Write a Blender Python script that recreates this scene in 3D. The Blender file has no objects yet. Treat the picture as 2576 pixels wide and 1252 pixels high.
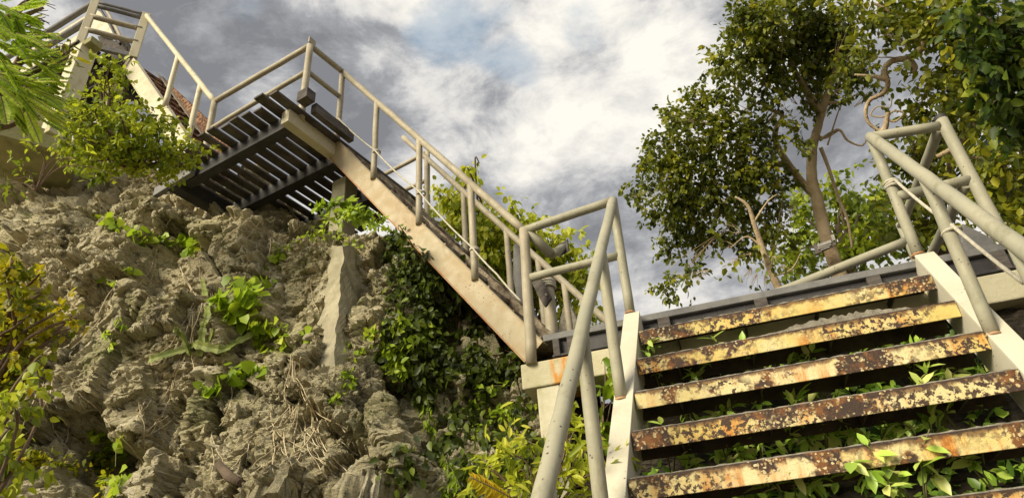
import bpy, math, random
import numpy as np
from mathutils import Vector, Matrix
random.seed(7); rng = np.random.default_rng(11)
SC = bpy.context.scene; COL = SC.collection
# ------------------------------------------------------------------ camera, sky, sun, exposure
F = 1727.0; CX, CY = 1287.5, 626.0            # focal length and centre in units of a 2575 px wide picture
U = Vector((-227, -2756, 1727)).normalized()   # world up seen by the camera (x right, y down, z forward)
XA = -Vector((-7157, 1672, 1727)).normalized(); XA = (XA - U*XA.dot(U)).normalized()
YA = U.cross(XA)
def todir(c): c = Vector(c); return Vector((c.dot(XA), c.dot(YA), c.dot(U)))
right, down, fwd = todir((1,0,0)), todir((0,1,0)), todir((0,0,1))
cam = bpy.data.cameras.new('camera'); cob = bpy.data.objects.new('camera', cam); COL.objects.link(cob)
cob.matrix_world = Matrix((( right.x, -down.x, -fwd.x, 0), (right.y, -down.y, -fwd.y, 0), (right.z, -down.z, -fwd.z, 0), (0,0,0,1)))
cam.sensor_width = 36; cam.lens = 36*F/2575; cam.clip_start = .05; cam.clip_end = 3000
SC.camera = cob
SC.view_settings.view_transform = 'Standard'; SC.view_settings.look = 'None'
SC.view_settings.exposure = 0.32; SC.view_settings.gamma = 1
SC.render.film_transparent = False
SUN = Vector((-.50, -.78, .56)).normalized()
sl = bpy.data.lights.new('sun', 'SUN'); sl.energy = 4.6; sl.angle = math.radians(28); sl.color = (1, .89, .66)
so = bpy.data.objects.new('sun', sl); COL.objects.link(so); so.rotation_euler = SUN.to_track_quat('Z', 'Y').to_euler()

def rayv(x, y): return todir((x-CX, y-CY, F)).normalized()
def onX(x, y, v): r = rayv(x, y); return r*(v/r.x)
def onY(x, y, v): r = rayv(x, y); return r*(v/r.y)
def onZ(x, y, v): r = rayv(x, y); return r*(v/r.z)
def onP(x, y, p0, n): r = rayv(x, y); return r*(p0.dot(n)/r.dot(n))
def at(x, y, d): return rayv(x, y)*d
def proj(p):
    cx, cy, cz = p.dot(right), p.dot(down), p.dot(fwd); return CX+F*cx/cz, CY+F*cy/cz

W = bpy.data.worlds.new("World"); SC.world = W; W.use_nodes = True
def world():
    nt = W.node_tree; nt.nodes.clear(); N = nt.nodes.new; L = nt.links.new
    out = N('ShaderNodeOutputWorld'); bg = N('ShaderNodeBackground'); L(bg.outputs[0], out.inputs[0]); bg.inputs[1].default_value = .1
    sky = N('ShaderNodeTexSky'); sky.sky_type = 'NISHITA'; sky.sun_disc = False
    sky.sun_elevation = math.asin(SUN.z); sky.sun_rotation = math.atan2(SUN.x, SUN.y)
    tc = N('ShaderNodeTexCoord')
    def math_(op, a, b=None, c=None):
        n = N('ShaderNodeMath'); n.operation = op
        for i, v in enumerate((a, b, c)):
            if v is None: continue
            if isinstance(v, (int, float)): n.inputs[i].default_value = v
            else: L(v, n.inputs[i])
        return n.outputs[0]
    sep = N('ShaderNodeSeparateXYZ'); L(tc.outputs['Generated'], sep.inputs[0])
    def noise(scale, det, rough, dist, off, stretch=(1, 1, 2.4)):
        m = N('ShaderNodeMapping'); L(tc.outputs['Generated'], m.inputs[0]); m.inputs['Location'].default_value = off; m.inputs['Scale'].default_value = stretch; m.inputs['Rotation'].default_value = (.12, .18, 0)
        n = N('ShaderNodeTexNoise'); L(m.outputs[0], n.inputs['Vector']); n.inputs['Scale'].default_value = scale
        n.inputs['Detail'].default_value = det; n.inputs['Roughness'].default_value = rough; n.inputs['Distortion'].default_value = dist
        return n.outputs['Fac']
    n1 = noise(2.6, 12, .56, .25, (3.1, 1.7, 0)); n2 = noise(7.0, 12, .64, .35, (7.7, 4.2, 1), (1, 1, 1.7))
    val = math_('ADD', math_('MULTIPLY', n1, 2.1), math_('MULTIPLY', n2, 1.9)); val = math_('ADD', val, -1.52)
    def bias(val, x, y, rad, amt):
        d = rayv(x, y); v = N('ShaderNodeVectorMath'); v.operation = 'DOT_PRODUCT'; L(tc.outputs['Generated'], v.inputs[0]); v.inputs[1].default_value = d
        mr = N('ShaderNodeMapRange'); mr.interpolation_type = 'SMOOTHERSTEP'; L(v.outputs['Value'], mr.inputs[0])
        mr.inputs[1].default_value = math.cos(rad/F*1.9); mr.inputs[2].default_value = 1; mr.inputs[3].default_value = 0; mr.inputs[4].default_value = amt
        return math_('ADD', val, mr.outputs[0])
    n3 = noise(17.0, 8, .65, .2, (2.7, 5.2, 3), (1, 1, 1.5)); val = math_('ADD', val, math_('MULTIPLY', math_('SUBTRACT', n3, .5), .55))
    for b in CLOUD_LIGHT: val = bias(val, b[0], b[1], b[2], b[3]*(.62 if b[3] > 0 else .8))
    ramp = N('ShaderNodeValToRGB'); L(val, ramp.inputs[0]); cr = ramp.color_ramp
    cols = [(.05, (.195, .20, .215)), (.30, (.30, .305, .32)), (.45, (.43, .43, .435)), (.62, (.61, .595, .57)), (.92, (.82, .785, .71))]
    cr.elements[0].position = cols[0][0]; cr.elements[0].color = (*cols[0][1], 1)
    cr.elements[1].position = cols[-1][0]; cr.elements[1].color = (*cols[-1][1], 1)
    for p, c in cols[1:-1]: e = cr.elements.new(p); e.color = (*c, 1)
    sc = N('ShaderNodeVectorMath'); sc.operation = 'SCALE'; L(ramp.outputs[0], sc.inputs[0]); sc.inputs['Scale'].default_value = 10.0
    # gaps of blue
    g = noise(4.6, 12, .6, .4, (1.2, 9.1, 0), (1, 1, 1.8)); g = math_('ADD', math_('MULTIPLY', g, 5.0), -3.35)
    for b in CLOUD_GAP: g = bias(g, *b)
    gm = N('ShaderNodeMapRange'); gm.interpolation_type = 'SMOOTHSTEP'; L(g, gm.inputs[0]); gm.inputs[1].default_value = 0; gm.inputs[2].default_value = 1.4
    mx = N('ShaderNodeMix'); mx.data_type = 'RGBA'; L(math_('MULTIPLY', gm.outputs[0], .6), mx.inputs[0]); L(sc.outputs[0], mx.inputs[6])
    ss = N('ShaderNodeMix'); ss.data_type = 'RGBA'; ss.inputs[0].default_value = .55; L(sky.outputs[0], ss.inputs[6]); ss.inputs[7].default_value = (3.6, 5.2, 6.6, 1)
    L(ss.outputs[2], mx.inputs[7]); L(mx.outputs[2], bg.inputs[0])
CLOUD_LIGHT = [(1180, 20, 330, .22), (930, 40, 160, .2), (1700, 120, 260, .2), (1330, 330, 300, .22), (1640, 330, 200, .12), (600, 130, 90, .35), (1650, 640, 260, .38), (2250, 250, 300, .1), (1060, 120, 150,.1),
               (640, 250, 220, -.3), (820, 60, 250, -.22), (760, 330, 160, -.1), (1420, 460, 220, -.42), (1560, 430, 130, -.2), (500, 60, 200, -.2), (1130, 340, 120, -.18), (960, 230, 150, -.22), (2150, 330, 160, -.15), (1950, 560, 200, -.15)]
CLOUD_GAP = [(1190, 130, 120, .95), (1100, 75, 70, .7), (1300, 190, 60, .6), (1500, 55, 70, 1.0), (1830, 60, 90, .6)]
world()

# ------------------------------------------------------------------ helpers
def link(name, verts, faces, mat, parent=None, smooth=False, attr=None):
    me = bpy.data.meshes.new(name)
    if isinstance(verts, np.ndarray):
        fl = faces
        me.from_pydata([], [], []) if False else None
        me.vertices.add(len(verts)); me.vertices.foreach_set('co', verts.astype(np.float32).ravel())
        k = faces.shape[1]; n = len(faces)
        me.loops.add(n*k); me.loops.foreach_set('vertex_index', faces.astype(np.int32).ravel())
        me.polygons.add(n); me.polygons.foreach_set('loop_start', np.arange(0, n*k, k, dtype=np.int32)); me.polygons.foreach_set('loop_total', np.full(n, k, dtype=np.int32))
        me.update(calc_edges=True)
    else:
        me.from_pydata([tuple(v) for v in verts], [], faces); me.update()
    if attr is not None:
        a = me.attributes.new('tint', 'FLOAT', 'POINT'); a.data.foreach_set('value', np.asarray(attr, dtype=np.float32))
    if smooth: me.polygons.foreach_set('use_smooth', np.ones(len(me.polygons), dtype=bool))
    me.materials.append(mat)
    o = bpy.data.objects.new(name, me); COL.objects.link(o)
    if parent is not None:
        o.parent = parent; loc = parent.matrix_world_loc if hasattr(parent, 'matrix_world_loc') else LOC.get(parent.name, Vector())
        if loc.length > 0: me.transform(Matrix.Translation(-loc))
        LOC[o.name] = loc
    return o
LOC = {}
def thing(name, label, cat, loc, group=None):
    o = bpy.data.objects.new(name, None); COL.objects.link(o); o.location = loc; o.empty_display_size = .1
    LOC[o.name] = Vector(loc); o['label'] = label; o['category'] = cat
    if group: o['group'] = group
    return o
def tag(o, label, cat, group=None, kind=None):
    if label: o['label'] = label
    if cat: o['category'] = cat
    if group: o['group'] = group
    if kind: o['kind'] = kind
    return o
class MB:
    def __init__(s): s.v = []; s.f = []; s.sm = []
    def add(s, vs, fs, sm=False):
        b = len(s.v); s.v += [Vector(p) for p in vs]; s.f += [tuple(i+b for i in f) for f in fs]; s.sm += [sm]*len(fs); return s
    def frame(s, c, ax, ay, az):      # box with centre and half-axis vectors
        c, ax, ay, az = map(Vector, (c, ax, ay, az))
        vs = [c+ax*i+ay*j+az*k for k in (-1, 1) for j in (-1, 1) for i in (-1, 1)]
        fs = [(0,2,3,1),(4,5,7,6),(0,1,5,4),(2,6,7,3),(0,4,6,2),(1,3,7,5)]
        if ax.cross(ay).dot(az) < 0: fs = [f[::-1] for f in fs]
        return s.add(vs, fs)
    def beam(s, a, b, w, h, up=Vector((0,0,1)), side=None, so=0, uo=0):  # box beam a->b, width w across, height h along up
        a, b = Vector(a), Vector(b); d = (b-a).normalized(); r = d.cross(up).normalized() if side is None else Vector(side).normalized(); u = r.cross(d).normalized()
        c = (a+b)/2 + r*so + u*uo
        return s.frame(c, (b-a)/2, r*w/2, u*h/2)
    def tube(s, pts, r, n=12, cap=True, wob=0):
        pts = [Vector(p) for p in pts]; rs = r if isinstance(r, (list, tuple)) else [r]*len(pts)
        u = None; base = len(s.v)
        for i, p in enumerate(pts):
            d = (pts[min(i+1, len(pts)-1)]-pts[max(i-1, 0)]).normalized()
            if u is None: u = d.orthogonal().normalized()
            u = (u-d*u.dot(d)); u = u.normalized() if u.length > 1e-6 else d.orthogonal().normalized()
            w = d.cross(u)
            for k in range(n):
                a = 2*math.pi*k/n; rr = rs[i]*(1+(random.uniform(-wob, wob) if wob else 0)); s.v.append(p+u*math.cos(a)*rr+w*math.sin(a)*rr)
        for i in range(len(pts)-1):
            for k in range(n):
                a, b = base+i*n+k, base+i*n+(k+1) % n; s.f.append((a, b, b+n, a+n)); s.sm.append(True)
        if cap:
            s.f.append(tuple(base+k for k in range(n))[::-1]); s.f.append(tuple(base+(len(pts)-1)*n+k for k in range(n))); s.sm += [False, False]
        return s
    def build(s, name, mat, parent=None, bevel=0, label=None, sub=0):
        o = link(name, s.v, s.f, mat, parent)
        o.data.polygons.foreach_set('use_smooth', s.sm)
        if bevel:
            m = o.modifiers.new('bevel', 'BEVEL'); m.width = bevel; m.segments = 2; m.limit_method = 'ANGLE'; m.angle_limit = math.radians(50)
        if label: o['label'] = label
        return o
def smoothpath(pts, k=6):
    pts = [Vector(p) for p in pts]; P = [pts[0]]+pts+[pts[-1]]; out = []
    for i in range(1, len(P)-2):
        for j in range(k):
            t = j/k; a, b, c, d = P[i-1], P[i], P[i+1], P[i+2]
            out.append(.5*((2*b)+(c-a)*t+(2*a-5*b+4*c-d)*t*t+(-a+3*b-3*c+d)*t**3))
    return out+[pts[-1]]

# ------------------------------------------------------------------ numpy noise
PERM = np.random.default_rng(5).permutation(256); PERM = np.concatenate([PERM, PERM, PERM])
GR = np.random.default_rng(6).normal(size=(256, 3)); GR /= np.linalg.norm(GR, axis=1)[:, None]
def perlin(P):
    P = P + 1000.0; i = np.floor(P).astype(np.int64); f = P-i; i &= 255
    u = f*f*f*(f*(f*6-15)+10); r = 0
    for a in (0, 1):
        wa = u[:, 0] if a else 1-u[:, 0]
        for b in (0, 1):
            wb = u[:, 1] if b else 1-u[:, 1]
            for c in (0, 1):
                wc = u[:, 2] if c else 1-u[:, 2]
                h = PERM[PERM[PERM[(i[:, 0]+a) & 255]+((i[:, 1]+b) & 255)]+((i[:, 2]+c) & 255)]
                g = GR[h]; r = r + wa*wb*wc*(g[:, 0]*(f[:, 0]-a)+g[:, 1]*(f[:, 1]-b)+g[:, 2]*(f[:, 2]-c))
    return r
def fbm(P, o=4, lac=2.1, g=.5, ridged=False):
    r = 0; a = 1
    for k in range(o):
        n = perlin(P+17.3*k); r = r + a*((1-2.2*np.abs(n)) if ridged else n); P = P*lac; a *= g
    return r
RJ = np.random.default_rng(8).random((256, 7))
def worley(P):
    P = P+1000.0; i = np.floor(P).astype(np.int64); f = P-i
    F1 = np.full(len(P), 9.); F2 = np.full(len(P), 9.); ID = np.zeros(len(P)); TI = np.zeros(len(P))
    for a in (-1, 0, 1):
        for b in (-1, 0, 1):
            for c in (-1, 0, 1):
                h = PERM[PERM[PERM[(i[:, 0]+a) & 255]+((i[:, 1]+b) & 255)]+((i[:, 2]+c) & 255)]
                j = RJ[h]; ox, oy, oz = a+j[:, 0]-f[:, 0], b+j[:, 1]-f[:, 1], c+j[:, 2]-f[:, 2]; d = np.sqrt(ox*ox+oy*oy+oz*oz)
                m = d < F1; F2 = np.where(m, F1, np.minimum(F2, d)); F1 = np.where(m, d, F1); ID = np.where(m, j[:, 3], ID)
                TI = np.where(m, ox*(j[:, 4]-.5)+oy*(j[:, 5]-.5)+oz*(j[:, 6]-.5), TI)
    return F1, F2, ID, TI

# ------------------------------------------------------------------ materials
class Mat:
    def __init__(s, name):
        s.m = bpy.data.materials.new(name); s.m.use_nodes = True; s.nt = s.m.node_tree; s.p = s.nt.nodes['Principled BSDF']; s.tc = s.N('ShaderNodeTexCoord'); s.o = s.tc.outputs['Object']
    def N(s, t): return s.nt.nodes.new(t)
    def L(s, a, b): s.nt.links.new(a, b)
    def map(s, sc=(1,1,1), rot=(0,0,0), loc=(0,0,0)):
        m = s.N('ShaderNodeMapping'); s.L(s.o, m.inputs[0]); m.inputs['Scale'].default_value = sc; m.inputs['Rotation'].default_value = rot; m.inputs['Location'].default_value = loc; return m.outputs[0]
    def noise(s, scale, det=6, rough=.6, vec=None, dist=0, w=0):
        n = s.N('ShaderNodeTexNoise'); s.L(vec or s.o, n.inputs['Vector']); n.inputs['Scale'].default_value = scale; n.inputs['Detail'].default_value = det; n.inputs['Roughness'].default_value = rough; n.inputs['Distortion'].default_value = dist
        return n.outputs['Fac']
    def vor(s, scale, vec=None, feat='F1', out='Distance', rand=1):
        n = s.N('ShaderNodeTexVoronoi'); n.feature = feat; s.L(vec or s.o, n.inputs['Vector']); n.inputs['Scale'].default_value = scale; n.inputs['Randomness'].default_value = rand
        return n.outputs[out]
    def rng(s, v, a, b, c=0, d=1, st='SMOOTHSTEP'):
        m = s.N('ShaderNodeMapRange'); m.interpolation_type = st; s.L(v, m.inputs[0])
        for i, x in enumerate((a, b, c, d)): m.inputs[i+1].default_value = x
        return m.outputs[0]
    def math(s, op, a, b=0.):
        n = s.N('ShaderNodeMath'); n.operation = op
        for i, v in enumerate((a, b)):
            if isinstance(v, (int, float)): n.inputs[i].default_value = v
            else: s.L(v, n.inputs[i])
        return n.outputs[0]
    def mix(s, f, a, b):
        n = s.N('ShaderNodeMix'); n.data_type = 'RGBA'
        for i, v in ((0, f), (6, a), (7, b)):
            if isinstance(v, (int, float)): n.inputs[i].default_value = v
            elif isinstance(v, tuple): n.inputs[i].default_value = (*v, 1)
            else: s.L(v, n.inputs[i])
        return n.outputs[2]
    def col(s, c): s.L(c, s.p.inputs['Base Color']); return s
    def bump(s, h, st=.4, d=.01):
        b = s.N('ShaderNodeBump'); b.inputs['Strength'].default_value = st; b.inputs['Distance'].default_value = d; s.L(h, b.inputs['Height']); s.L(b.outputs[0], s.p.inputs['Normal']); return s
    def rough(s, v):
        if isinstance(v, (int, float)): s.p.inputs['Roughness'].default_value = v
        else: s.L(v, s.p.inputs['Roughness'])
        return s
def paint(name, a, b, rust=.72, dirt=.5, chips=True, rough=.60):
    m = Mat(name)
    c = m.mix(m.rng(m.noise(3, 8, .65), .35, .7), a, b)
    c = m.mix(m.math('MULTIPLY', m.rng(m.noise(9, 8, .7, m.map((1,1,.35))), .5, .75), dirt), c, (a[0]*.5, a[1]*.48, a[2]*.38))
    r = m.rng(m.noise(4.5, 10, .72, m.map(loc=(3, 1, 2))), rust, rust+.08)
    c = m.mix(m.math('MULTIPLY', r, .8), c, (.42, .15, .045))
    if chips:
        ch = m.math('MULTIPLY', m.rng(m.vor(38), .22, .12), m.rng(m.noise(5, 4, .6, m.map(loc=(9, 2, 4))), .54, .62))
        c = m.mix(ch, c, (.06, .04, .03))
    m.col(c).rough(m.rng(m.noise(12, 5), .3, .7, rough-.08, rough+.2)).bump(m.noise(55, 8, .7), .25, .006); return m.m
M = {}
M['rail_near'] = paint('greenish grey pipe paint', (.36,.34,.25), (.29,.285,.215), .69, .8)
M['rail_far'] = paint('cream pipe paint', (.40,.355,.26), (.31,.27,.195), .70, .6)
M['cream'] = paint('cream steel paint', (.60,.55,.40), (.50,.45,.31), .70, .5)
M['white_stringer'] = paint('white stringer paint', (.58,.55,.45), (.52,.48,.37), .66, .3)
M['peach'] = paint('faded peach stringer paint', (.42,.355,.23), (.40,.30,.175), .63, .6)
def rusty():
    m = Mat('rusty yellow tread paint')
    nz = m.N('ShaderNodeTexNoise'); m.L(m.o, nz.inputs['Vector']); nz.inputs['Scale'].default_value = 60; nz.inputs['Detail'].default_value = 3
    dv = m.N('ShaderNodeVectorMath'); dv.operation = 'MULTIPLY_ADD'; m.L(nz.outputs['Color'], dv.inputs[0]); dv.inputs[1].default_value = (.022, .022, .022); m.L(m.o, dv.inputs[2]); wv = dv.outputs[0]
    base = m.mix(m.rng(m.noise(2.2, 6), .35, .65), (.68,.60,.34), (.64,.49,.15))
    st = m.rng(m.noise(16, 8, .7, m.map((1, 1, .15))), .44, .62)
    c = m.mix(m.math('MULTIPLY', st, m.rng(m.noise(2.6, 4, .6, m.map(loc=(2, 7, 3))), .42, .60)), base, (.52,.19,.015))
    worn = m.noise(2.9, 4, .6, m.map(loc=(8, 2, 6)))
    chip = m.math('MULTIPLY', m.rng(m.noise(42, 7, .66), .49, .53), m.rng(m.noise(2.4, 5, .6, m.map(loc=(5,3,1))), .40, .56))
    gs = m.N('ShaderNodeSeparateXYZ'); m.L(m.tc.outputs['Generated'], gs.inputs[0]); edge = m.rng(m.math('ADD', gs.outputs[2], m.math('MULTIPLY', m.noise(13, 8, .7, m.map((1, 1, .3))), 1.1)), 1.20, 1.42)
    c = m.mix(m.math('MULTIPLY', edge, .85), c, (.13,.05,.014)); e2 = m.rng(m.math('ADD', gs.outputs[2], m.math('MULTIPLY', m.noise(24, 8, .7), .5)), 1.10, 1.22); c = m.mix(e2, c, (.035,.02,.012))
    c = m.mix(chip, c, (.05,.025,.014))
    gap = m.rng(m.math('ADD', worn, m.math('MULTIPLY', m.noise(30, 5), .14)), .590, .625)
    c = m.mix(gap, c, m.mix(m.rng(m.noise(16, 6, .65), .46, .64), (.040,.020,.012), (.20,.075,.015)))
    v = m.vor(64, wv); sel = m.rng(m.noise(11, 4), .40, .52)
    peb = m.math('MULTIPLY', m.math('MULTIPLY', m.rng(v, .42, .34), m.rng(worn, .49, .54)), sel)
    cell = m.N('ShaderNodeSeparateColor'); m.L(m.vor(64, wv, out='Color'), cell.inputs[0])
    c = m.mix(peb, c, m.mix(cell.outputs[0], (.30,.17,.05), (.66,.56,.34)))
    m.col(c).rough(.7).bump(m.math('ADD', m.noise(70, 8, .7), m.math('MULTIPLY', peb, 1.2)), .6, .008); return m.m
M['rust'] = rusty()
def simple(name, a, b, sc=4, rough=.8, bs=30, bst=.5, bd=.01, stretch=(1,1,1)):
    m = Mat(name); m.col(m.mix(m.rng(m.noise(sc, 9, .7, m.map(stretch)), .35, .65), a, b)).rough(rough).bump(m.noise(bs, 10, .75, m.map(stretch)), bst, bd); return m.m
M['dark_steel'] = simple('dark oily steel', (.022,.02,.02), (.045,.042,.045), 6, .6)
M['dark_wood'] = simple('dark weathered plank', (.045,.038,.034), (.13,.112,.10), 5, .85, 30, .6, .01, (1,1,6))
M['ledge'] = simple('grey weathered ledge', (.13,.13,.135), (.20,.195,.19), 7, .7)
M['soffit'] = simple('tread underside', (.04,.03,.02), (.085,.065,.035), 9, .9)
M['fill'] = simple('old concrete filling', (.20,.18,.14), (.36,.33,.27), 20, .95, 60, .9, .015)
M['rope'] = simple('pale nylon rope', (.62,.58,.48), (.45,.42,.34), 30, .9, 220, .9, .004)
M['sign_grey'] = simple('faded sign board', (.26,.22,.21), (.20,.17,.16), 8, .6)
M['sign_white'] = simple('white lettering', (.62,.6,.56), (.5,.48,.45), 8, .6)
M['bark'] = simple('pale brown bark', (.42,.31,.19), (.62,.49,.32), 3.5, .9, 18, .9, .03)
M['bark_dark'] = simple('dark bark', (.10,.07,.045), (.18,.13,.09), 5, .9, 18, .9, .03)
M['root'] = simple('dry root', (.74,.64,.44), (.50,.40,.24), 9, .85)
M['stem'] = simple('green stem', (.10,.13,.03), (.18,.16,.06), 9, .7)
M['twig'] = simple('brown twig', (.12,.075,.05), (.22,.15,.10), 9, .9)
def conc(name, a, b, stain):
    m = Mat(name)
    c = m.mix(m.rng(m.noise(3, 9, .7), .35, .65), a, b)
    c = m.mix(m.math('MULTIPLY', m.rng(m.noise(6, 8, .7, m.map((1,1,.25))), .5, .72), .8), c, stain)
    c = m.mix(m.rng(m.noise(7, 8, .7, m.map(loc=(4,4,1))), .66, .74), c, (.10,.09,.06))
    m.col(c).rough(.9).bump(m.noise(24, 12, .75), .6, .012); return m.m
M['concrete'] = conc('pale painted concrete', (.66,.62,.47), (.55,.51,.36), (.34,.34,.14))
M['buttress'] = conc('weathered grey concrete', (.44,.395,.28), (.27,.245,.16), (.12,.115,.06))
M['concrete_old'] = conc('mossy concrete', (.33,.305,.15), (.22,.21,.095), (.12,.145,.03))
def beamm():
    m = Mat('cream beam with rust run')
    c = m.mix(m.rng(m.noise(3, 9, .7), .35, .65), (.58,.54,.38), (.48,.44,.28))
    sep = m.N('ShaderNodeSeparateXYZ'); m.L(m.o, sep.inputs[0])
    w = m.math('MULTIPLY', m.rng(sep.outputs[0], .17, .21), m.rng(sep.outputs[0], .35, .29))
    r = m.math('MULTIPLY', w, m.rng(m.noise(14, 8, .7, m.map((1, 1, .2))), .34, .52))
    c = m.mix(r, c, (.58,.24,.02)); c = m.mix(m.rng(m.noise(5, 8, .7, m.map(loc=(7,1,0))), .6, .72), c, (.30,.30,.10))
    m.col(c).rough(.85).bump(m.noise(20, 12, .75), .7, .012); return m.m
M['beam'] = beamm()
def planks():
    m = Mat('brown bark-like parapet plank')
    n = m.noise(10, 12, .75, m.map((1, 1, 3.2)), .6)
    c = m.mix(m.rng(n, .44, .56), (.13,.045,.022), (.46,.28,.17)); c = m.mix(m.rng(m.noise(34, 8, .7), .52, .6), c, (.06,.025,.015))
    m.col(c).rough(.95).bump(n, 1, .03); return m.m
M['plank'] = planks()
M['rust_edge'] = simple('rusty flange edge', (.42,.17,.06), (.45,.33,.19), 7, .8)
M['plank_pale'] = simple('pale worn board', (.10,.065,.04), (.42,.36,.26), 9, .95, 24, 1, .02, (1,1,1))
def rockm():
    m = Mat('limestone')
    c = m.mix(m.rng(m.noise(1.6, 10, .7), .35, .62), (.70,.62,.40), (.52,.465,.285))
    c = m.mix(m.rng(m.noise(5, 12, .75, m.map((1,1,.5))), .50, .66), c, (.80,.73,.54))
    c = m.mix(m.math('MULTIPLY', m.rng(m.noise(2.4, 10, .75, m.map((1.3,1.3,.4), loc=(4,2,8))), .54, .66), .85), c, (.085,.078,.058))
    c = m.mix(m.math('MULTIPLY', m.rng(m.noise(1.3, 9, .7, m.map(loc=(1,9,3))), .52, .66), .7), c, (.20,.215,.055))
    c = m.mix(m.math('MULTIPLY', m.rng(m.noise(38, 6, .7), .60, .68), .85), c, (.06,.05,.035))
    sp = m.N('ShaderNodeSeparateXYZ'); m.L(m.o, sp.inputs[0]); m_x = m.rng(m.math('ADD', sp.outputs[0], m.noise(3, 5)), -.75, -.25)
    c = m.mix(m_x, c, m.mix(m.rng(m.noise(12, 8, .7), .4, .6), (.035,.026,.016), (.10,.078,.05)))  # soil behind the stairs, with shade under the treads painted into its dark colour
    h = m.math('ADD', m.math('MULTIPLY', m.noise(17, 15, .8, m.map((1,1,2.0)), .8), 1.5), m.math('MULTIPLY', m.vor(40, m.map((1,1,2.0))), .5))
    m.col(c).rough(.95).bump(h, 1.0, .03); return m.m
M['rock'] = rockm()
M['ground'] = simple('damp soil', (.10,.085,.05), (.17,.14,.08), 1.5, .95, 12, .8, .05)
def leafm(name, cols, trans=.35, rough=.45, spec=.35):
    m = Mat(name); a = m.N('ShaderNodeAttribute'); a.attribute_name = 'tint'
    r = m.N('ShaderNodeValToRGB'); m.L(a.outputs['Fac'], r.inputs[0]); cr = r.color_ramp
    cr.elements[0].color = (*cols[0], 1); cr.elements[1].color = (*cols[-1], 1)
    for i, c in enumerate(cols[1:-1]): e = cr.elements.new((i+1)/(len(cols)-1)); e.color = (*c, 1)
    m.col(r.outputs[0]); m.p.inputs['Roughness'].default_value = rough; m.p.inputs['Specular IOR Level'].default_value = spec
    t = m.N('ShaderNodeBsdfTranslucent'); sc = m.N('ShaderNodeVectorMath'); sc.operation = 'SCALE'; sc.inputs['Scale'].default_value = 1.5; m.L(r.outputs[0], sc.inputs[0]); m.L(sc.outputs[0], t.inputs[0])
    x = m.N('ShaderNodeMixShader'); x.inputs[0].default_value = trans; m.L(m.p.outputs[0], x.inputs[1]); m.L(t.outputs[0], x.inputs[2]); m.L(x.outputs[0], m.nt.nodes['Material Output'].inputs[0]); return m.m
LEAF = {
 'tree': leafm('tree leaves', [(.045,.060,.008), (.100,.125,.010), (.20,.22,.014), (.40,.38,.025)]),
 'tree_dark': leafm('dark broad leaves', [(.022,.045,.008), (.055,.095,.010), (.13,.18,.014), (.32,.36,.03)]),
 'bright': leafm('bright leaves', [(.112,.159,.015), (.261,.317,.018), (.448,.485,.029), (.660,.660,.093)], .4),
 'fern': leafm('feathery leaves', [(.200,.320,.030), (.400,.560,.050), (.600,.700,.100), (.700,.700,.180)], .4),
 'yellow': leafm('yellowing leaves', [(.12,.15,.008), (.32,.32,.010), (.52,.44,.012), (.62,.36,.014)], .4),
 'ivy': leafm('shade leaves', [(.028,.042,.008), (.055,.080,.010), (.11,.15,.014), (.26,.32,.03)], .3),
 'heart': leafm('heart leaves', [(.129,.215,.014), (.243,.358,.018), (.372,.486,.025), (.543,.601,.057)], .35),
 'broad': leafm('undergrowth leaves', [(.072,.143,.028), (.215,.355,.043), (.475,.690,.095), (.700,.700,.238)], .3, .35, .5)}

# ------------------------------------------------------------------ leaves
# leaf outlines: midrib points and side points in a unit leaf (x along, y half-width)
OVAL = dict(mid=[0, .35, .7, 1], side=[(.3, .30), (.68, .24)], w=1.0)
SLIM = dict(mid=[0, .35, .7, 1], side=[(.3, .16), (.68, .13)], w=1.0)
HEART = dict(mid=[.08, .4, .72, 1], side=[(.12, .44), (.60, .40)], w=1.0)
def leaves(C, D, Nn, S, shape=OVAL, fold=.12, curl=.18):
    """C base points, D directions, Nn rough normals, S sizes -> verts, faces(quads), all numpy"""
    n = len(C); D = D/np.linalg.norm(D, axis=1)[:, None]; B = np.cross(Nn, D); B /= np.maximum(np.linalg.norm(B, axis=1), 1e-6)[:, None]; Nz = np.cross(D, B)
    m = shape['mid']; s = shape['side']
    loc = [(m[0],0,0), (m[1],0,-fold*.5), (m[2],0,-fold*.5-curl*.35), (m[3],0,-curl)]
    for x, y in s: loc.append((x, y, fold*.5-curl*x*x)); loc.append((x, -y, fold*.5-curl*x*x))
    loc = np.array(loc)           # 0..3 mid, 4 L1,5 R1,6 L2,7 R2
    V = C[:, None, :] + S[:, None, None]*(loc[None, :, 0:1]*D[:, None, :]+loc[None, :, 1:2]*B[:, None, :]+loc[None, :, 2:3]*Nz[:, None, :])
    f = np.array([(0,1,4),(1,2,6),(1,6,4),(2,3,6),(0,5,1),(1,7,2),(1,5,7),(2,7,3)])
    Fc = (np.arange(n)*8)[:, None, None]+f[None]
    return V.reshape(-1, 3), Fc.reshape(-1, 3)
def rv(n): v = rng.normal(size=(n, 3)); return v/np.linalg.norm(v, axis=1)[:, None]
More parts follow.
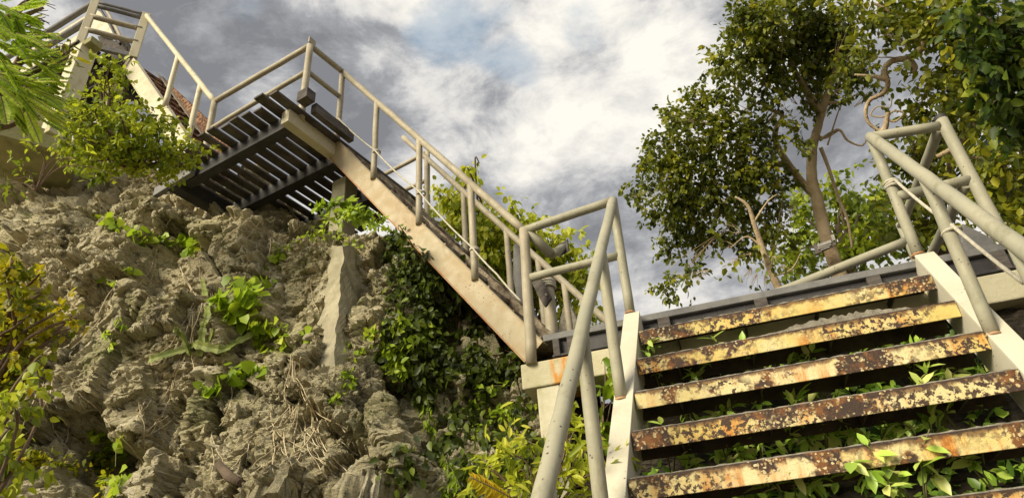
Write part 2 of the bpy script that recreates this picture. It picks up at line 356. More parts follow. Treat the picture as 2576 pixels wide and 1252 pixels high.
def cloud(blobs, per, size, droop=.4, clump=9, spread=.16, shell=.55, up=.7, tintb=0, flat=None):
    """blobs: list of (centre Vector, radius). leaves in twig clumps spread through each blob's volume"""
    C = []; Dd = []; T = []
    for c, r in blobs:
        nc = max(1, int(per*(r**2)/ (clump)))
        d = rv(nc); rad = r*(shell+(1-shell)*rng.random(nc))*(.75+.5*rng.random(nc)); 
        cc = np.array(c)+d*rad[:, None]
        for k in range(nc):
            m = int(clump*(.6+.8*rng.random())); ax = d[k]+rv(1)[0]*.6-np.array([0, 0, droop*.4]); ax /= np.linalg.norm(ax)
            t = rng.random(m)*spread*2-spread*.6
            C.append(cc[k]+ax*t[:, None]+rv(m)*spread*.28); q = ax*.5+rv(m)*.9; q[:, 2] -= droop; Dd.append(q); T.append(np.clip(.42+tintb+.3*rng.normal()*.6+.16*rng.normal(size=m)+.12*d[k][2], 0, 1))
    C = np.concatenate(C); Dd = np.concatenate(Dd); T = np.concatenate(T); n = len(C)
    Nn = rv(n)*.9+np.array([0, -.25, up]); S = size*(.6+.7*rng.random(n))
    return C, Dd, Nn, S, T
def leafobj(name, data, mat, parent, shape=OVAL, **k):
    C, Dd, Nn, S, T = data; V, Fc = leaves(C, Dd, Nn, S, shape, **k)
    return link(name, V, Fc, mat, parent, smooth=False, attr=np.repeat(T, 8))
def vblobs(L, dep, jit=.4):     # (x, y, r_px[, depth]) -> world blobs
    out = []
    for b in L:
        d = (b[3] if len(b) > 3 else dep)+random.uniform(-jit, jit); out.append((at(b[0], b[1], d), b[2]*d/F))
    return out

# ================================================================== STAIRS AND LANDINGS
SD = Vector((.019, .2, .24))                       # one step of the near flight
TL = Vector((-.310, 3.567, 1.590)); WID = 1.5
def weld(mb, p, r, d):                             # a small lumpy weld collar
    mb.tube([p, p+Vector(d)*.006, p+Vector(d)*.012], [r*1.16, r*1.22, r*1.02], 14, wob=.06)
def pipe(name, a, b, r, mat, parent, label=None, n=18, welds=True):
    mb = MB(); a, b = Vector(a), Vector(b); k = max(2, int((b-a).length/.12)); jit = .0016
    pts = [a+(b-a)*i/k+(Vector((random.uniform(-jit, jit), random.uniform(-jit, jit), random.uniform(-jit, jit))) if 0 < i < k else Vector()) for i in range(k+1)]
    mb.tube(pts, r, n, wob=.012); return mb.build(name, mat, parent, label=label)

# ---- near flight
st = thing('staircase', 'nearest rusty staircase of yellow treads filling the lower right corner', 'staircase', TL-SD*6)
n_ = SD.cross(Vector((1,0,0))).normalized()*-1      # upward normal of the flight
if n_.z < 0: n_ = -n_
for side, x0, x1 in ((0, -.095, -.002), (1, WID+.002, WID+.10)):
    mb = MB(); a = TL-SD*7.2; b = TL+SD*.85
    cx = (x0+x1)/2; w = x1-x0; sgn = 1 if side == 0 else -1; inner = x1 if side == 0 else x0
    dd = (b-a).normalized(); up = n_
    top = Vector((cx, 0, 0))
    mb.beam(a+top, b+top, w, .009, side=(1,0,0), uo=-.0045)                                  # top flange
    web = Vector((inner-sgn*.006, 0, 0)); mb.beam(a+web, b+web, .009, .17, side=(1,0,0), uo=-.0955)
    mb.beam(a+top, b+top, w, .009, side=(1,0,0), uo=-.1865)
    mb.build('stringer', M['white_stringer'], st, .003)
for i in range(7):
    p = TL-SD*i; t = MB()
    t.frame(p+Vector((WID/2, .003, -.042)), (WID/2-.002, 0, 0), (0, .0035, 0), (0, 0, .042))            # front lip
    o = t.build('tread', M['rust'], st, .002, label='rusted channel tread with flaking yellow paint')
    u = MB()
    u.frame(p+Vector((WID/2, .120, -.007)), (WID/2-.003, 0, 0), (0, .1125, 0), (0, 0, .0035))           # plate
    u.frame(p+Vector((WID/2, .229, -.040)), (WID/2-.003, 0, 0), (0, .0035, 0), (0, 0, .0325)); 
    for k in range(4): u.frame(p+Vector((.2+k*.37, .118, -.05)), (.004, 0, 0), (0, .105, 0), (0, 0, .02))
    u.build('tread_pan', M['soffit'], o)
    # rough concrete filling on the tread, its edge just above the lip
    c = MB(); N_ = 90; vs = []; fs = []
    seed = i*3.7
    for j in range(N_+1):
        x = .01+(WID-.02)*j/N_
        h = .004+.004*random.random()
        if i == 1: h += .030*math.exp(-((x-1.0)/.26)**4)*(.6+.55*random.random())
        if i == 1 and x > 1.3: h *= .35
        hh = max(.002, h); yo = .004+.004*math.sin(j*1.3+seed)
        vs += [p+Vector((x, yo, -.003)), p+Vector((x, yo+.004, hh)), p+Vector((x, .12, hh*1.15)), p+Vector((x, .224, hh)), p+Vector((x, .225, -.003))]
    for j in range(N_):
        for k in range(4): a = j*5+k; fs.append((a, a+5, a+6, a+1))
    c.add(vs, fs); c.build('tread_filling', M['fill'], o)
LP = TL+SD*.85; 
def railtop(base, px, plane_y): return onY(px[0], px[1], plane_y)
RL, RR = .031, .033
L1t = onY(1541, 505, 3.768); L1b = onY(1585, 788, 3.768)
R1t = onY(2190, 345, 3.768); R1b = onY(2309, 642, 3.768)
pipe('handrail', L1t+SD*.02, L1t-SD*9.5, RL, M['rail_near'], st, 'left handrail pipe')
pipe('handrail', R1t+SD*.02, R1t-SD*9.5, RR, M['rail_near'], st, 'right handrail pipe')
for T_, B_, ks in ((L1t, L1b, (0, 3, 6, 9)), (R1t, R1b, (0, 3, 6, 9))):
    for k in ks:
        B2 = B_-SD*k if k else B_; T2 = T_-SD*k if k else T_
        o = pipe('post', B2-Vector((0,0,.01)), T2-Vector((0,0,.012)), RL*.95, M['rail_near'], st)
        mb = MB(); weld(mb, B2-Vector((0,0,.004)), RL*.95, (0,0,1)); mb.build('weld_collar', M['rust_edge'], o)

# ---- first landing: black edge beam, planks, guard rails
BY = 3.80
zt = 1.785; zb = 1.625
XL = onY(1388, 865, BY).x; XR = 2.75
ld = thing('landing_platform', 'dark edged first landing at the top of the nearest stairs', 'landing platform', (XL, BY, zb))
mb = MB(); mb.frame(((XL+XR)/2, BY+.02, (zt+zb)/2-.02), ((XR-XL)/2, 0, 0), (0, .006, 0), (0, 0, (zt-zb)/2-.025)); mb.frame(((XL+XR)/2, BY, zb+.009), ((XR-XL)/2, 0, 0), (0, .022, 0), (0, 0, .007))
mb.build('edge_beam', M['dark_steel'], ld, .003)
mb = MB(); mb.frame(((XL+XR)/2-.02, BY+.06, zt-.021), ((XR-XL)/2+.03, 0, 0), (0, .075, 0), (0, 0, .021)); mb.build('ledge_board', M['ledge'], ld, .004)
for x in (XL+.03, XL+.12, XL+.17, onY(1668, 800, BY).x, onY(1910, 750, BY).x, onY(2190, 690, BY).x, 1.6, 2.1):
    b = MB(); b.frame((x, BY-.008, (zb+zt)/2-.02), (.035 if x > XL+.2 else .02, 0, 0), (0, .018, 0), (0, 0, (zt-zb)/2-.024)); b.build('bracket', M['dark_wood'], ld, .003)
for k in range(7):
    y = BY+.22+k*.145
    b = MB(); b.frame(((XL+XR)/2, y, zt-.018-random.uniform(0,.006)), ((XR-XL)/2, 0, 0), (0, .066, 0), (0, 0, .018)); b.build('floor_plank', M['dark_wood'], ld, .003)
for x in (XL+.35, .5, 1.5, 2.4):
    b = MB(); b.frame((x, BY+.6, zb+.045), (.03, 0, 0), (0, .56, 0), (0, 0, .05)); b.build('joist', M['dark_steel'], ld)
# left guard rail (landing corner post to the first stair post)
Lct = onY(1318, 580, 3.768); Lcb = onY(1336, 908, 3.768)
gl = thing('guard_rail', 'short two-bar guard rail on the left end of the first landing', 'guard rail', Lcb, 'guard rails of the first landing')
pipe('post', Lcb-Vector((0,0,.02)), Lct+Vector((0,0,.012)), .034, M['rail_far'], gl)
pipe('top_rail', Lct, L1t-Vector((.0,0,0)), .030, M['rail_near'], gl)
Lm = onY(1334, 698, 3.768); L1m = onY(1554, 643, 3.768)
pipe('mid_rail', Lm, L1m, .027, M['rail_near'], gl)
# right guard rail
At = onY(2364, 296, 3.768); Ab = onY(2475, 520, 3.768); Ab = Vector((At.x+(Ab.x-At.x)*.2, 3.768, 1.79))
gr = thing('guard_rail', 'tall pipe guard rail wrapping the right corner of the first landing', 'guard rail', Ab, 'guard rails of the first landing')
o = pipe('post', Ab, At+Vector((0,0,.0)), .034, M['rail_near'], gr)
b = MB(); b.tube([At-Vector((0,0,.02)), At+Vector((0,0,.004))], [.035, .035], 20, cap=False); b.build('pipe_end', M['dark_steel'], o)
pipe('top_rail', R1t, onY(2362, 318, 3.768), .030, M['rail_near'], gr)
Rm = onY(2255, 495, 3.768); Am = onY(2440, 452, 3.768)
pipe('mid_rail', Rm, Am, .030, M['rail_near'], gr)
At2 = onY(2362, 322, 3.768)
FY = 4.86
P1 = Vector((At2.x, At2.y, At2.z)); 
pipe('side_rail', P1, P1+Vector((-.05, 1.12, 0)), .030, M['rail_near'], gr)
Am2 = onY(2428, 462, 3.768); pipe('side_mid_rail', Am2, Am2+Vector((-.05, 1.12, 0)), .030, M['rail_near'], gr)
pipe('post', (P1.x-.05, P1.y+1.12, 1.78), P1+Vector((-.05, 1.12, .03)), .030, M['rail_near'], gr)
b1 = onY(2282, 606, FY); b2 = onY(2040, 702, FY)
rr = thing('slanted_rail', 'long slanting pipe rail behind the right end of the black landing edge', 'pipe rail', b1)
b0 = b2+(b2-b1)*.6
pipe('handrail', b1, b0, .034, M['rail_near'], rr)
pipe('post', (b1.x, FY, 1.77), b1+Vector((0,0,.02)), .028, M['rail_near'], rr)
pipe('post', (b0.x, FY, min(b0.z-.5, 1.2)), b0, .028, M['rail_near'], rr)
# ---- concrete frame under the first landing
bm_l = onY(1309, 926, BY-.03); bm_lb = onY(1310, 980, BY-.03)
cf = thing('concrete_pier', 'cream concrete beam on a square column under the first landing', 'concrete beam', (bm_l.x, BY, 0))
ztop = 1.615; hb = ztop-bm_lb.z
mb = MB(); mb.frame(((bm_l.x+2.9)/2, BY+.12, ztop-hb/2), ((2.9-bm_l.x)/2, 0, 0), (0, .15, 0), (0, 0, hb/2)); mb.build('crossbeam', M['beam'], cf, .008)
c0 = onY(1349, 985, BY-.02).x; c1 = onY(1408, 985, BY-.02).x
for xa, xb in ((c0, c1), (2.3, 2.46)):
    mb = MB(); mb.frame(((xa+xb)/2, BY+.07, (ztop-hb)/2-.6), ((xb-xa)/2, 0, 0), (0, .085, 0), (0, 0, (ztop-hb)/2+.599)); mb.build('column', M['concrete'], cf, .008)

# ---- axes of the rotated upper structure
az = math.radians(13); E1 = Vector((-math.cos(az), math.sin(az), 0)); E2 = Vector((math.sin(az), math.cos(az), 0)); K = 1.426
def uw(s, w, z, o=None): q = (o or Lct)+E1*s+E2*w; return Vector((q.x, q.y, z))
def flight(o, s0, s1, z0, z1, w0, w1, name, label, nst, mats, treadmat, far=True, parapet=None, mh=.13, tdrop=.17):
    """sloping flight in the plane w0..w1, z are heights of the stringer's top edge"""
    t = thing(name, label, 'staircase', uw(s0, w0, z0, o))
    for w, m_ in ((w0, mats), (w1, M['rail_far'])):
        a, b_ = uw(s0, w, z0, o), uw(s1, w, z1, o); d = (b_-a).normalized(); up = (Vector((0,0,1))-d*d.z).normalized(); sg = 1 if w == w0 else -1
        mb = MB(); mb.beam(a, b_, .007, mh, side=E2, uo=-mh/2); mb.beam(a, b_, .07, .007, side=E2, so=sg*.031, uo=.004)
        sb = mb.build('stringer', m_, t, .002); mb = MB(); mb.beam(a, b_, .085, .008, side=E2, so=sg*.031, uo=-mh-.004); mb.build('lower_flange', M['rust_edge'] if m_ is M['peach'] else m_, sb)
    for k in range(nst):
        f = (k+.6)/nst; s = s0+(s1-s0)*f; z = z0+(z1-z0)*f-tdrop
        b = MB(); b.frame(uw(s, (w0+w1)/2, z, o), E1*.095, E2*((w1-w0)/2-.012), Vector((0,0,.018)))
        b.build('tread', treadmat, t, .003)
    a, b_ = uw(s0, (w0+w1)/2, z0, o), uw(s1, (w0+w1)/2, z1, o); b = MB(); b.beam(a, b_, w1-w0-.03, .03, side=E2, uo=-mh*(.45 if w1 < .5 else .86)); b.build('deck_board', M['plank'] if w1 < .5 else M['dark_wood'], t, .003)
    if parapet:
        wp, h0, h1, pmat = parapet; a, b_ = uw(s0, wp, z0, o), uw(s1, wp, z1, o)
        mb = MB(); nn = 90; d = b_-a; vs = []; fs = []
        for i in range(nn+1):
            q = a+d*i/nn; h = h0+(h1-h0)*i/nn+random.uniform(-.007, .007); J = lambda: random.uniform(-.006, .006)
            for dy, hh in ((-.02, -.22), (-.02+J(), h*.3-.1), (-.02+J(), h), (.02, h), (.02, -.22)): vs.append(q+E2*dy+Vector((0,0,hh)))
        for i in range(nn):
            for k in range(4): x = i*5+k; fs.append((x, x+1, x+6, x+5))
        fs.append((0,1,2,3,4)); fs.append(tuple(nn*5+k for k in (4,3,2,1,0)))
        mb.add(vs, fs); mb.build('parapet', M[pmat], t, label='rough weathered parapet board on the far side')
    return t
def railrow(t, o, s0, z0, s1, z1, w, posts, mat, rad=.026, prad=.024, base=None):
    pipe('handrail', uw(s0, w, z0, o), uw(s1, w, z1, o), rad, mat, t)
    for s, zb_ in posts: z = z0+(z1-z0)*(s-s0)/(s1-s0); pipe('post', uw(s, w, zb_, o), uw(s, w, z-.01, o), prad, mat, t)
# ---- second flight
C2a = onP(862, 182, Lct, E2); sA = (C2a-Lct).dot(E1)
zs0 = onP(1342, 848, Lct, E2); 
def SZ(p): q = onP(p[0], p[1], Lct, E2); return (q-Lct).dot(E1), q.z
s_b, z_b = SZ((1322, 820)); s_t, z_t = SZ((840, 346))
Kst = (z_t-z_b)/(s_t-s_b)
f2 = flight(None, -.05, s_t, z_b-Kst*(s_b+.05), z_t, .005, .95, 'staircase', 'long peach-sided middle staircase climbing left from the first landing', 11, M['peach'], M['plank_pale'], mh=.155, parapet=(.30, .10, .01, 'plank_pale'), tdrop=.11)
def zst(s): return z_b+Kst*(s-s_b)
zr = lambda s: Lct.z+(C2a.z-Lct.z)*s/sA
sp = [SZ(q)[0] for q in ((946, 300), (1054, 400), (1186, 520))]
railrow(f2, None, 0, zr(0), sA, zr(sA), -.0, [(s, zst(s)-.03) for s in sp], M['rail_far'], .028, .026)
wf = .95
far = [onP(x, y, Lct+E2*wf, E2) for x, y in ((1073, 380), (1165, 480), (1274, 590), (1355, 670), (1420, 720), (1466, 760))]
sf = [(q-Lct).dot(E1) for q in far]
railrow(f2, None, sf[-1]-.25, zr(sf[-1]-.25)-.17, sA, zr(sA)-.17, wf, [(s, zst(s)-.25) for s in sf], M['rail_far'], .028, .026)
# stub of pipe running on down past the corner post, with an end plate
q0 = Lct+Vector((.01, 0, .01)); q1 = onY(1386, 640, 3.90); q2 = onY(1416, 624, 4.02)
mb = MB(); mb.tube([q0, q1], .034, 16); mb.build('rail_stub', M['rail_near'], f2)
mb = MB(); mb.tube([q1, q2], .030, 16); mb.build('rail_stub', M['rail_near'], f2)
mb = MB(); d = (q2-q1).normalized(); s_ = d.cross(Vector((0,0,1))).normalized(); mb.frame(q2, s_*.05, Vector((0,0,1))*.05, d*.006); mb.build('end_plate', M['dark_steel'], f2)
# flat bar with bolt hole
fb = MB(); a = onY(1340, 690, 4.0); b_ = onY(1380, 762, 3.92); fb.beam(a, b_, .02, .085); o = fb.build('flat_bar', M['dark_wood'], f2, .012)
q = onY(1374, 742, 3.90); fb = MB(); fb.tube([q, q-Vector((0, .012, 0))], .009, 10); fb.build('bolt', M['rope'], o)
bp = thing('capped_post', 'short thick post tied round with rope behind the landing corner', 'post', onY(1388, 870, 4.1))
pipe('pipe', onY(1393, 880, 4.1), onY(1376, 706, 4.1), .042, M['rail_far'], bp)
bp.location = bp.location
# ---- second landing
ZL = 4.27
l2 = thing('landing_platform', 'slatted second landing seen from below with white edge beam', 'landing platform', uw(2.0, -.5, ZL))
slats = 13
for k in range(slats):
    s = 1.85+k*.128
    if s > 3.4: break
    wa = -.74+random.uniform(-.03, .05) - (.05 if k < 2 else 0); wb_ = 1.25
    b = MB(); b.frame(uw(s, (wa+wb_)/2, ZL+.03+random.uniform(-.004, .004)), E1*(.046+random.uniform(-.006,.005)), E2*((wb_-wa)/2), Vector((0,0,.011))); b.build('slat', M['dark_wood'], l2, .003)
for w in (-.46, .13, .75):
    b = MB(); b.frame(uw(2.62, w, ZL-.055), E1*.71, E2*.05, Vector((0,0,.065))); b.build('joist', M['dark_steel'], l2, .003)
b = MB(); b.frame(uw(1.90, .18, ZL-.06), E1*.045, E2*.74, Vector((0,0,.07))); b.build('edge_beam', M['cream'], l2, .006, label='white beam along the edge of the landing')
b = MB(); b.frame(uw(3.36, .05, ZL-.10), E1*.06, E2*.62, Vector((0,0,.07))); b.build('end_beam', M['dark_steel'], l2, .006)
b = MB(); b.frame(uw(1.70, -.53, ZL+.075), E1*.06, E2*.05, Vector((0,0,.055))); b.build('plank_stub', M['dark_wood'], l2, .004)
b = MB(); b.frame(uw(1.70, -.20, ZL+.02), E1*.03, E2*.24, Vector((0,0,.05))); b.build('toe_board', M['dark_wood'], l2, .004)
C2b = onZ(780, 115, C2a.z); C2c = onZ(540, 256, C2a.z)
sB, wB = (C2b-Lct).dot(E1), (C2b-Lct).dot(E2); sC = (C2c-Lct).dot(E1)
g2 = thing('guard_rail', 'two-bar pipe guard rail round the camera side of the slatted landing', 'guard rail', uw(sB, wB, ZL), 'guard rails of the upper landings')
pipe('top_rail', C2a, C2b, .028, M['rail_far'], g2); pipe('top_rail', C2b, C2c, .028, M['rail_far'], g2)
zm = onP(848, 250, Lct, E2).z
pipe('mid_rail', uw(sA, 0, zm), uw(sB, wB, zm), .024, M['rail_far'], g2); pipe('mid_rail', uw(sB, wB, zm), uw(sC, wB, zm-.02), .024, M['rail_far'], g2)
pipe('post', uw(sA, 0, ZL+.05), C2a, .028, M['rail_far'], g2)
pipe('post', uw(sB-.0, wB, ZL-.02), C2b, .032, M['rail_far'], g2)
pipe('post', uw(sC, wB, ZL-.0), C2c, .032, M['rail_far'], g2)
b = MB(); b.frame(C2b+Vector((0,0,.04))-E1*.02, E1*.006, E2*.04, Vector((0,0,.035))); b.build('end_plate', M['rail_far'], g2)
# guard rail on the far side of the second flight's head
wq = 1.55
qa, qb = onP(968, 438, uw(0, wq, 0), E2), onP(1075, 383, uw(0, wq, 0), E2)
qc, qd = onP(1000, 486, uw(0, wq, 0), E2), onP(1075, 452, uw(0, wq, 0), E2)
g3 = thing('guard_rail', 'short pale guard rail just visible behind the middle staircase head', 'guard rail', qb-Vector((0,0,.9)), 'guard rails of the upper landings')
pipe('top_rail', qa, qb, .026, M['rail_far'], g3); pipe('mid_rail', qc, qd, .026, M['rail_far'], g3); pipe('post', qb+Vector((0,0,-1.0)), qb+Vector((0,0,.02)), .028, M['rail_far'], g3)
# column under the second landing and its corbel
def column(name, label, top, bot_z, hw, mat, ax=E1, ay=E2, cat='column', hw2=None):
    t = thing(name, label, cat, (top.x, top.y, bot_z))
    b = MB(); b.frame((top.x, top.y, (top.z+bot_z)/2), ax*hw, ay*(hw2 or hw), Vector((0,0,(top.z-bot_z)/2))); b.build('shaft', mat, t, .008); return t
q = uw(2.06, .36, ZL-.13)
column('support_column', 'square pale column standing on the rock under the slatted landing', q, 2.9, .085, M['concrete'])
bb = MB(); bb.beam(onP(392, 486, uw(3.3, -.56, 0), E2), onP(486, 428, uw(3.3, -.56, 0), E2), .05, .10); bb.build('brace_board', M['ledge'], l2, .004)
# ---- third flight
C3 = onP(368, 40, C2c, E2); s3 = (C3-C2c).dot(E1)
def SZ3(p): q = onP(p[0], p[1], C2c, E2); return (q-C2c).dot(E1), q.z
s3b, z3b = SZ3((478, 356)); s3t, z3t = SZ3((330, 140)); K3 = (z3t-z3b)/(s3t-s3b)
f3 = flight(C2c, s3b-.05, s3t, z3b-K3*.05, z3t, .0, .42, 'staircase', 'upper staircase with cream side and brown parapet at top left', 12, M['cream'], M['plank'], parapet=(.44, .33, .0, 'plank'), mh=.19, tdrop=.16)
z3r = lambda s: C2c.z+(C3.z-C2c.z)*s/s3
railrow(f3, C2c, 0, C2c.z, s3, C3.z, 0, [(s, z3b+K3*(s-s3b)-.02) for s in (SZ3((430, 210))[0], SZ3((487, 290))[0])], M['cream'], .030, .030)
# ---- third landing
Z3 = SZ3((345, 132))[1]
C3b = onZ(240, 6, C3.z); C3c = onZ(96, 96, C3.z)
l3 = thing('landing_platform', 'dark topmost landing above the shrubs at top left', 'landing platform', (C3.x, C3.y, Z3))
def flat(pts, z, h):
    n = len(pts); vs = [Vector((p.x, p.y, z)) for p in pts]+[Vector((p.x, p.y, z+h)) for p in pts]
    fs = [tuple(range(n)), tuple(range(n, 2*n))[::-1]]+[(i, i+n, (i+1) % n+n, (i+1) % n) for i in range(n)]; return MB().add(vs, fs)
D3 = (C3c-C3b).normalized(); B3 = (C3b-C3).normalized()
nrm = Vector((-D3.y, D3.x, 0)); nrm = nrm if nrm.y > 0 else -nrm
L3len = 2.6
for k in range(7):
    y0 = .02+k*.15
    a = C3b+nrm*y0-D3*min(.30, .35*y0+.02); 
    b = MB(); b.beam(Vector((a.x, a.y, Z3-.04)), Vector((a.x, a.y, Z3-.04))+D3*L3len, .13, .04); b.build('floor_plank', M['dark_wood'], l3, .003)
for k in range(4):
    a = C3b+D3*(.12+k*.6); b = MB(); b.beam(Vector((a.x, a.y, Z3-.12)), Vector((a.x, a.y, Z3-.12))+nrm*1.3, .07, .11); b.build('joist', M['dark_steel'], l3, .003)
b = MB(); b.beam(Vector((C3.x, C3.y, Z3-.03)), Vector((C3b.x, C3b.y, Z3-.03)), .05, .07); b.build('edge_beam', M['ledge'], l3, .004)
b = MB(); b.beam(Vector((C3b.x, C3b.y, Z3-.01)), Vector((C3b.x, C3b.y, Z3-.01))+D3*L3len, .06, .045); b.build('edge_beam', M['cream'], l3, .004)
g4 = thing('guard_rail', 'three-bar guard rail with flat posts at the topmost landing', 'guard rail', (C3.x, C3.y, Z3), 'guard rails of the upper landings')
up = Vector((0,0,1)); dn = (C3b-C3)
def flatpost(p, z0, z1, w): b = MB(); b.frame((p.x, p.y, (z0+z1)/2), B3*w, B3.cross(up)*.03, up*((z1-z0)/2)); return b.build('post', M['cream'], g4, .005)
flatpost(C3, Z3-.06, C3.z+.03, .05); flatpost(C3b, Z3-.06, C3.z+.12, .045)
for z in (C3.z, C3.z-.06): pipe('top_rail', Vector((C3.x, C3.y, z)), Vector((C3b.x, C3b.y, z)), .03, M['ledge'], g4)
hh = C3.z-Z3
for f in (.64, .30): pipe('mid_rail', Vector((C3.x, C3.y, Z3+hh*f)), Vector((C3b.x, C3b.y, Z3+hh*f)), .035, M['rail_far'], g4)
pipe('top_rail', C3b, C3b+D3*L3len, .04, M['ledge'], g4); pipe('mid_rail', Vector((C3b.x, C3b.y, Z3+hh*.52)), Vector((C3b.x, C3b.y, Z3+hh*.52))+D3*L3len, .045, M['ledge'], g4)
e3 = C3b+D3*L3len; flatpost(e3, Z3-.06, C3.z+.03, .045)
for zz_, h_ in ((Z3+hh*.80, .10), (Z3+hh*.24, .16)):
    b = MB(); a = C3b+nrm*.05; b.beam(Vector((a.x, a.y, zz_)), Vector((a.x, a.y, zz_))+D3*L3len, .015, h_*1.6); b.build('infill_board', M['cream'], g4, .003)
# curved cream board and pole standing on the landing behind the rail
cb = thing('rounded_board', 'round-shouldered cream board leaning behind the topmost rail', 'board', (C3b.x, C3b.y+.5, Z3))
BYD = C3b.y+.55
prof = [onY(x, y, BYD) for x, y in ((226, 66), (240, 24), (262, 36), (284, 58), (296, 80), (303, 92), (300, 100), (262, 92), (235, 82))]
n = len(prof); mb = MB(); mb.add([p for p in prof]+[p+Vector((0, .04, 0)) for p in prof], [tuple(range(n)), tuple(range(n, 2*n))[::-1]]+[(i, i+n, (i+1) % n+n, (i+1) % n) for i in range(n)]); mb.build('panel', M['cream'], cb, .004)
mb = MB(); mb.tube(smoothpath([onY(x, y, BYD-.06) for x, y in ((250, 6), (268, 28), (284, 56), (300, 86), (309, 106))], 5), .022, 10); mb.build('frame_pipe', M['rail_far'], cb)
mb = MB(); mb.tube(smoothpath([onY(x, y, BYD-.03) for x, y in ((244, 10), (258, 34), (276, 62), (290, 90), (303, 112))], 5), .018, 10); mb.build('frame_strap', M['dark_steel'], cb)
# warped dark sheets hanging over the stair head
ws = thing('warped_sheet', 'dark warped sheet sagging under the topmost rail', 'sheet', (C3.x, C3.y, Z3))
pts_t = [(245, 92), (262, 92), (280, 97), (286, 104), (300, 101), (322, 106), (331, 122), (326, 150)]; pts_b = [(262, 130), (275, 150), (288, 165), (298, 175), (308, 172), (315, 165), (322, 158), (326, 152)]
mb = MB(); A_ = [onY(x, y, C3.y+.18) for x, y in pts_t]; B_ = [onY(x, y, C3.y+.30) for x, y in pts_b]; n = len(A_); th = Vector((0, .02, 0))
mb.add(A_+B_+[p+th for p in A_]+[p+th for p in B_], [(i, i+1, n+i+1, n+i) for i in range(n-1)]+[(2*n+i, 3*n+i, 3*n+i+1, 2*n+i+1) for i in range(n-1)]+[(i, 2*n+i, 2*n+i+1, i+1) for i in range(n-1)]); mb.build('sheet', M['dark_wood'], ws)
# dark sloping underside board between the third flight and the landing
# columns of the third landing
ct = onZ(213, 128, Z3-.18); cbot = onY(158, 322, ct.y)
column('support_column', 'broad worn cream column under the topmost landing', ct, cbot.z-.12, .10, M['concrete'], D3, nrm)
ct2 = onZ(292, 215, Z3-.9); column('support_column', 'slim stained column wrapped by the creeper under the upper staircase', ct2, onY(240, 372, ct2.y).z, .06, M['concrete_old'], D3, nrm)
b = MB(); b.frame(Vector((ct.x, ct.y, Z3-.16))+D3*.0, D3*.22, nrm*.08, up*.05); hb_ = b.build('corbel', M['concrete_old'], l3, .01)
# dark plank soffit under the flight of steps leading on to the left
f4 = thing('plank_soffit', 'dark ribbed underside of planks at the far left edge', 'plank soffit', onY(20, 300, 6.2))
for k in range(16):
    y = 195+k*15; a = onY(-60, y-6, 6.2-k*.03); b_ = onY(150-k*2, y+48, 6.2-k*.03); b = MB(); b.beam(a, b_, .12, .05, side=(0,1,0)); b.build('plank', M['dark_wood'], f4, .003)
# stepped concrete footing
ft = thing('stepped_footing', 'mossy stepped concrete footing block at the left under the columns', 'concrete footing', onY(80, 410, ct.y))
for i, (cx_, cy_, w, h, d) in enumerate(((100, 322, .20, .17, .34), (90, 350, .27, .07, .40), (86, 374, .33, .075, .46), (86, 400, .40, .09, .52))):
    c_ = onY(cx_, cy_, ct.y+.05); b = MB(); r = math.radians(38); b.frame(c_+Vector((0, 0, 0)), Vector((math.cos(r), -math.sin(r), 0))*w, Vector((math.sin(r), math.cos(r), 0))*w, up*h); b.build('block', M['concrete_old'], ft, .008)
# weathered concrete buttress on the rock below the second landing
def rough_solid(rings, name, mat, parent, amp=.012, seed=3.):
    m = MB(); vs = []; fs = []; nr = len(rings); k = len(rings[0])
    for ring in rings:
        for p in ring:
            q = fbm(np.array([tuple(Vector(p)*6)])+seed, 4)[0]*amp*2; q2 = fbm(np.array([tuple(Vector(p)*6)])+seed+40, 4)[0]*amp*2; vs.append(Vector(p)+Vector((q, q2, q*.5)))
    for i in range(nr-1):
        for j in range(k): a = i*k+j; b = i*k+(j+1) % k; fs.append((a, b, b+k, a+k))
    fs.append(tuple(range(k))[::-1]); fs.append(tuple((nr-1)*k+j for j in range(k))); m.add(vs, fs); return m.build(name, mat, parent)
bt_ = thing('concrete_buttress', 'tall weathered grey concrete buttress standing against the rock below the column', 'buttress', onY(800, 960, 3.55)-Vector((0,0,.2)))
rings = []
for i in range(41):
    f = i/40; y = 1000-(1000-618)*f; yy = 3.50+(3.90-3.50)*f
    l, m_, r_ = 772+(838-772)*f, 832+(864-832)*f, 888+(880-888)*f
    A = onY(l, y, yy+.03); B = onY(m_, y+4, yy-.05); C_ = onY(r_, y-3, yy+.14); bk = Vector((0, .45, 0)); ring = []
    for a, b in ((A, B), (B, C_), (C_, C_+bk), (C_+bk, A+bk), (A+bk, A)):
        for q in range(8): ring.append(a.lerp(b, q/8))
    rings.append(ring)
rough_solid(rings, 'shaft', M['buttress'], bt_, .016)
# grey slabs seen behind the rails
def slab(name, label, pix, y, th_, mat, cat='slab'):
    P = [onY(a, b, y) for a, b in pix]; n = len(P); t = Vector((0, th_, 0)); o = MB().add(P+[p+t for p in P], [tuple(range(n)), tuple(range(n, 2*n))[::-1]]+[(i, i+n, (i+1) % n+n, (i+1) % n) for i in range(n)]).build(name, mat, None, .01); return tag(o, label, cat)
slab('stone_slab', 'dark grey upright slab behind the middle staircase foot', [(1290, 620), (1310, 575), (1318, 720), (1340, 790), (1300, 755), (1290, 700)], 5.0, .2, M['ledge'])
slab('stone_slab', 'speckled grey block beyond the right end of the black landing edge', [(2408, 690), (2420, 560), (2500, 600), (2530, 680), (2500, 715)], 4.6, .35, M['ledge'])
slab('stone_slab', 'small stone hump behind the rope-tied post', [(1398, 850), (1415, 770), (1432, 760), (1450, 800), (1458, 840), (1440, 860)], 4.9, .2, M['fill'])

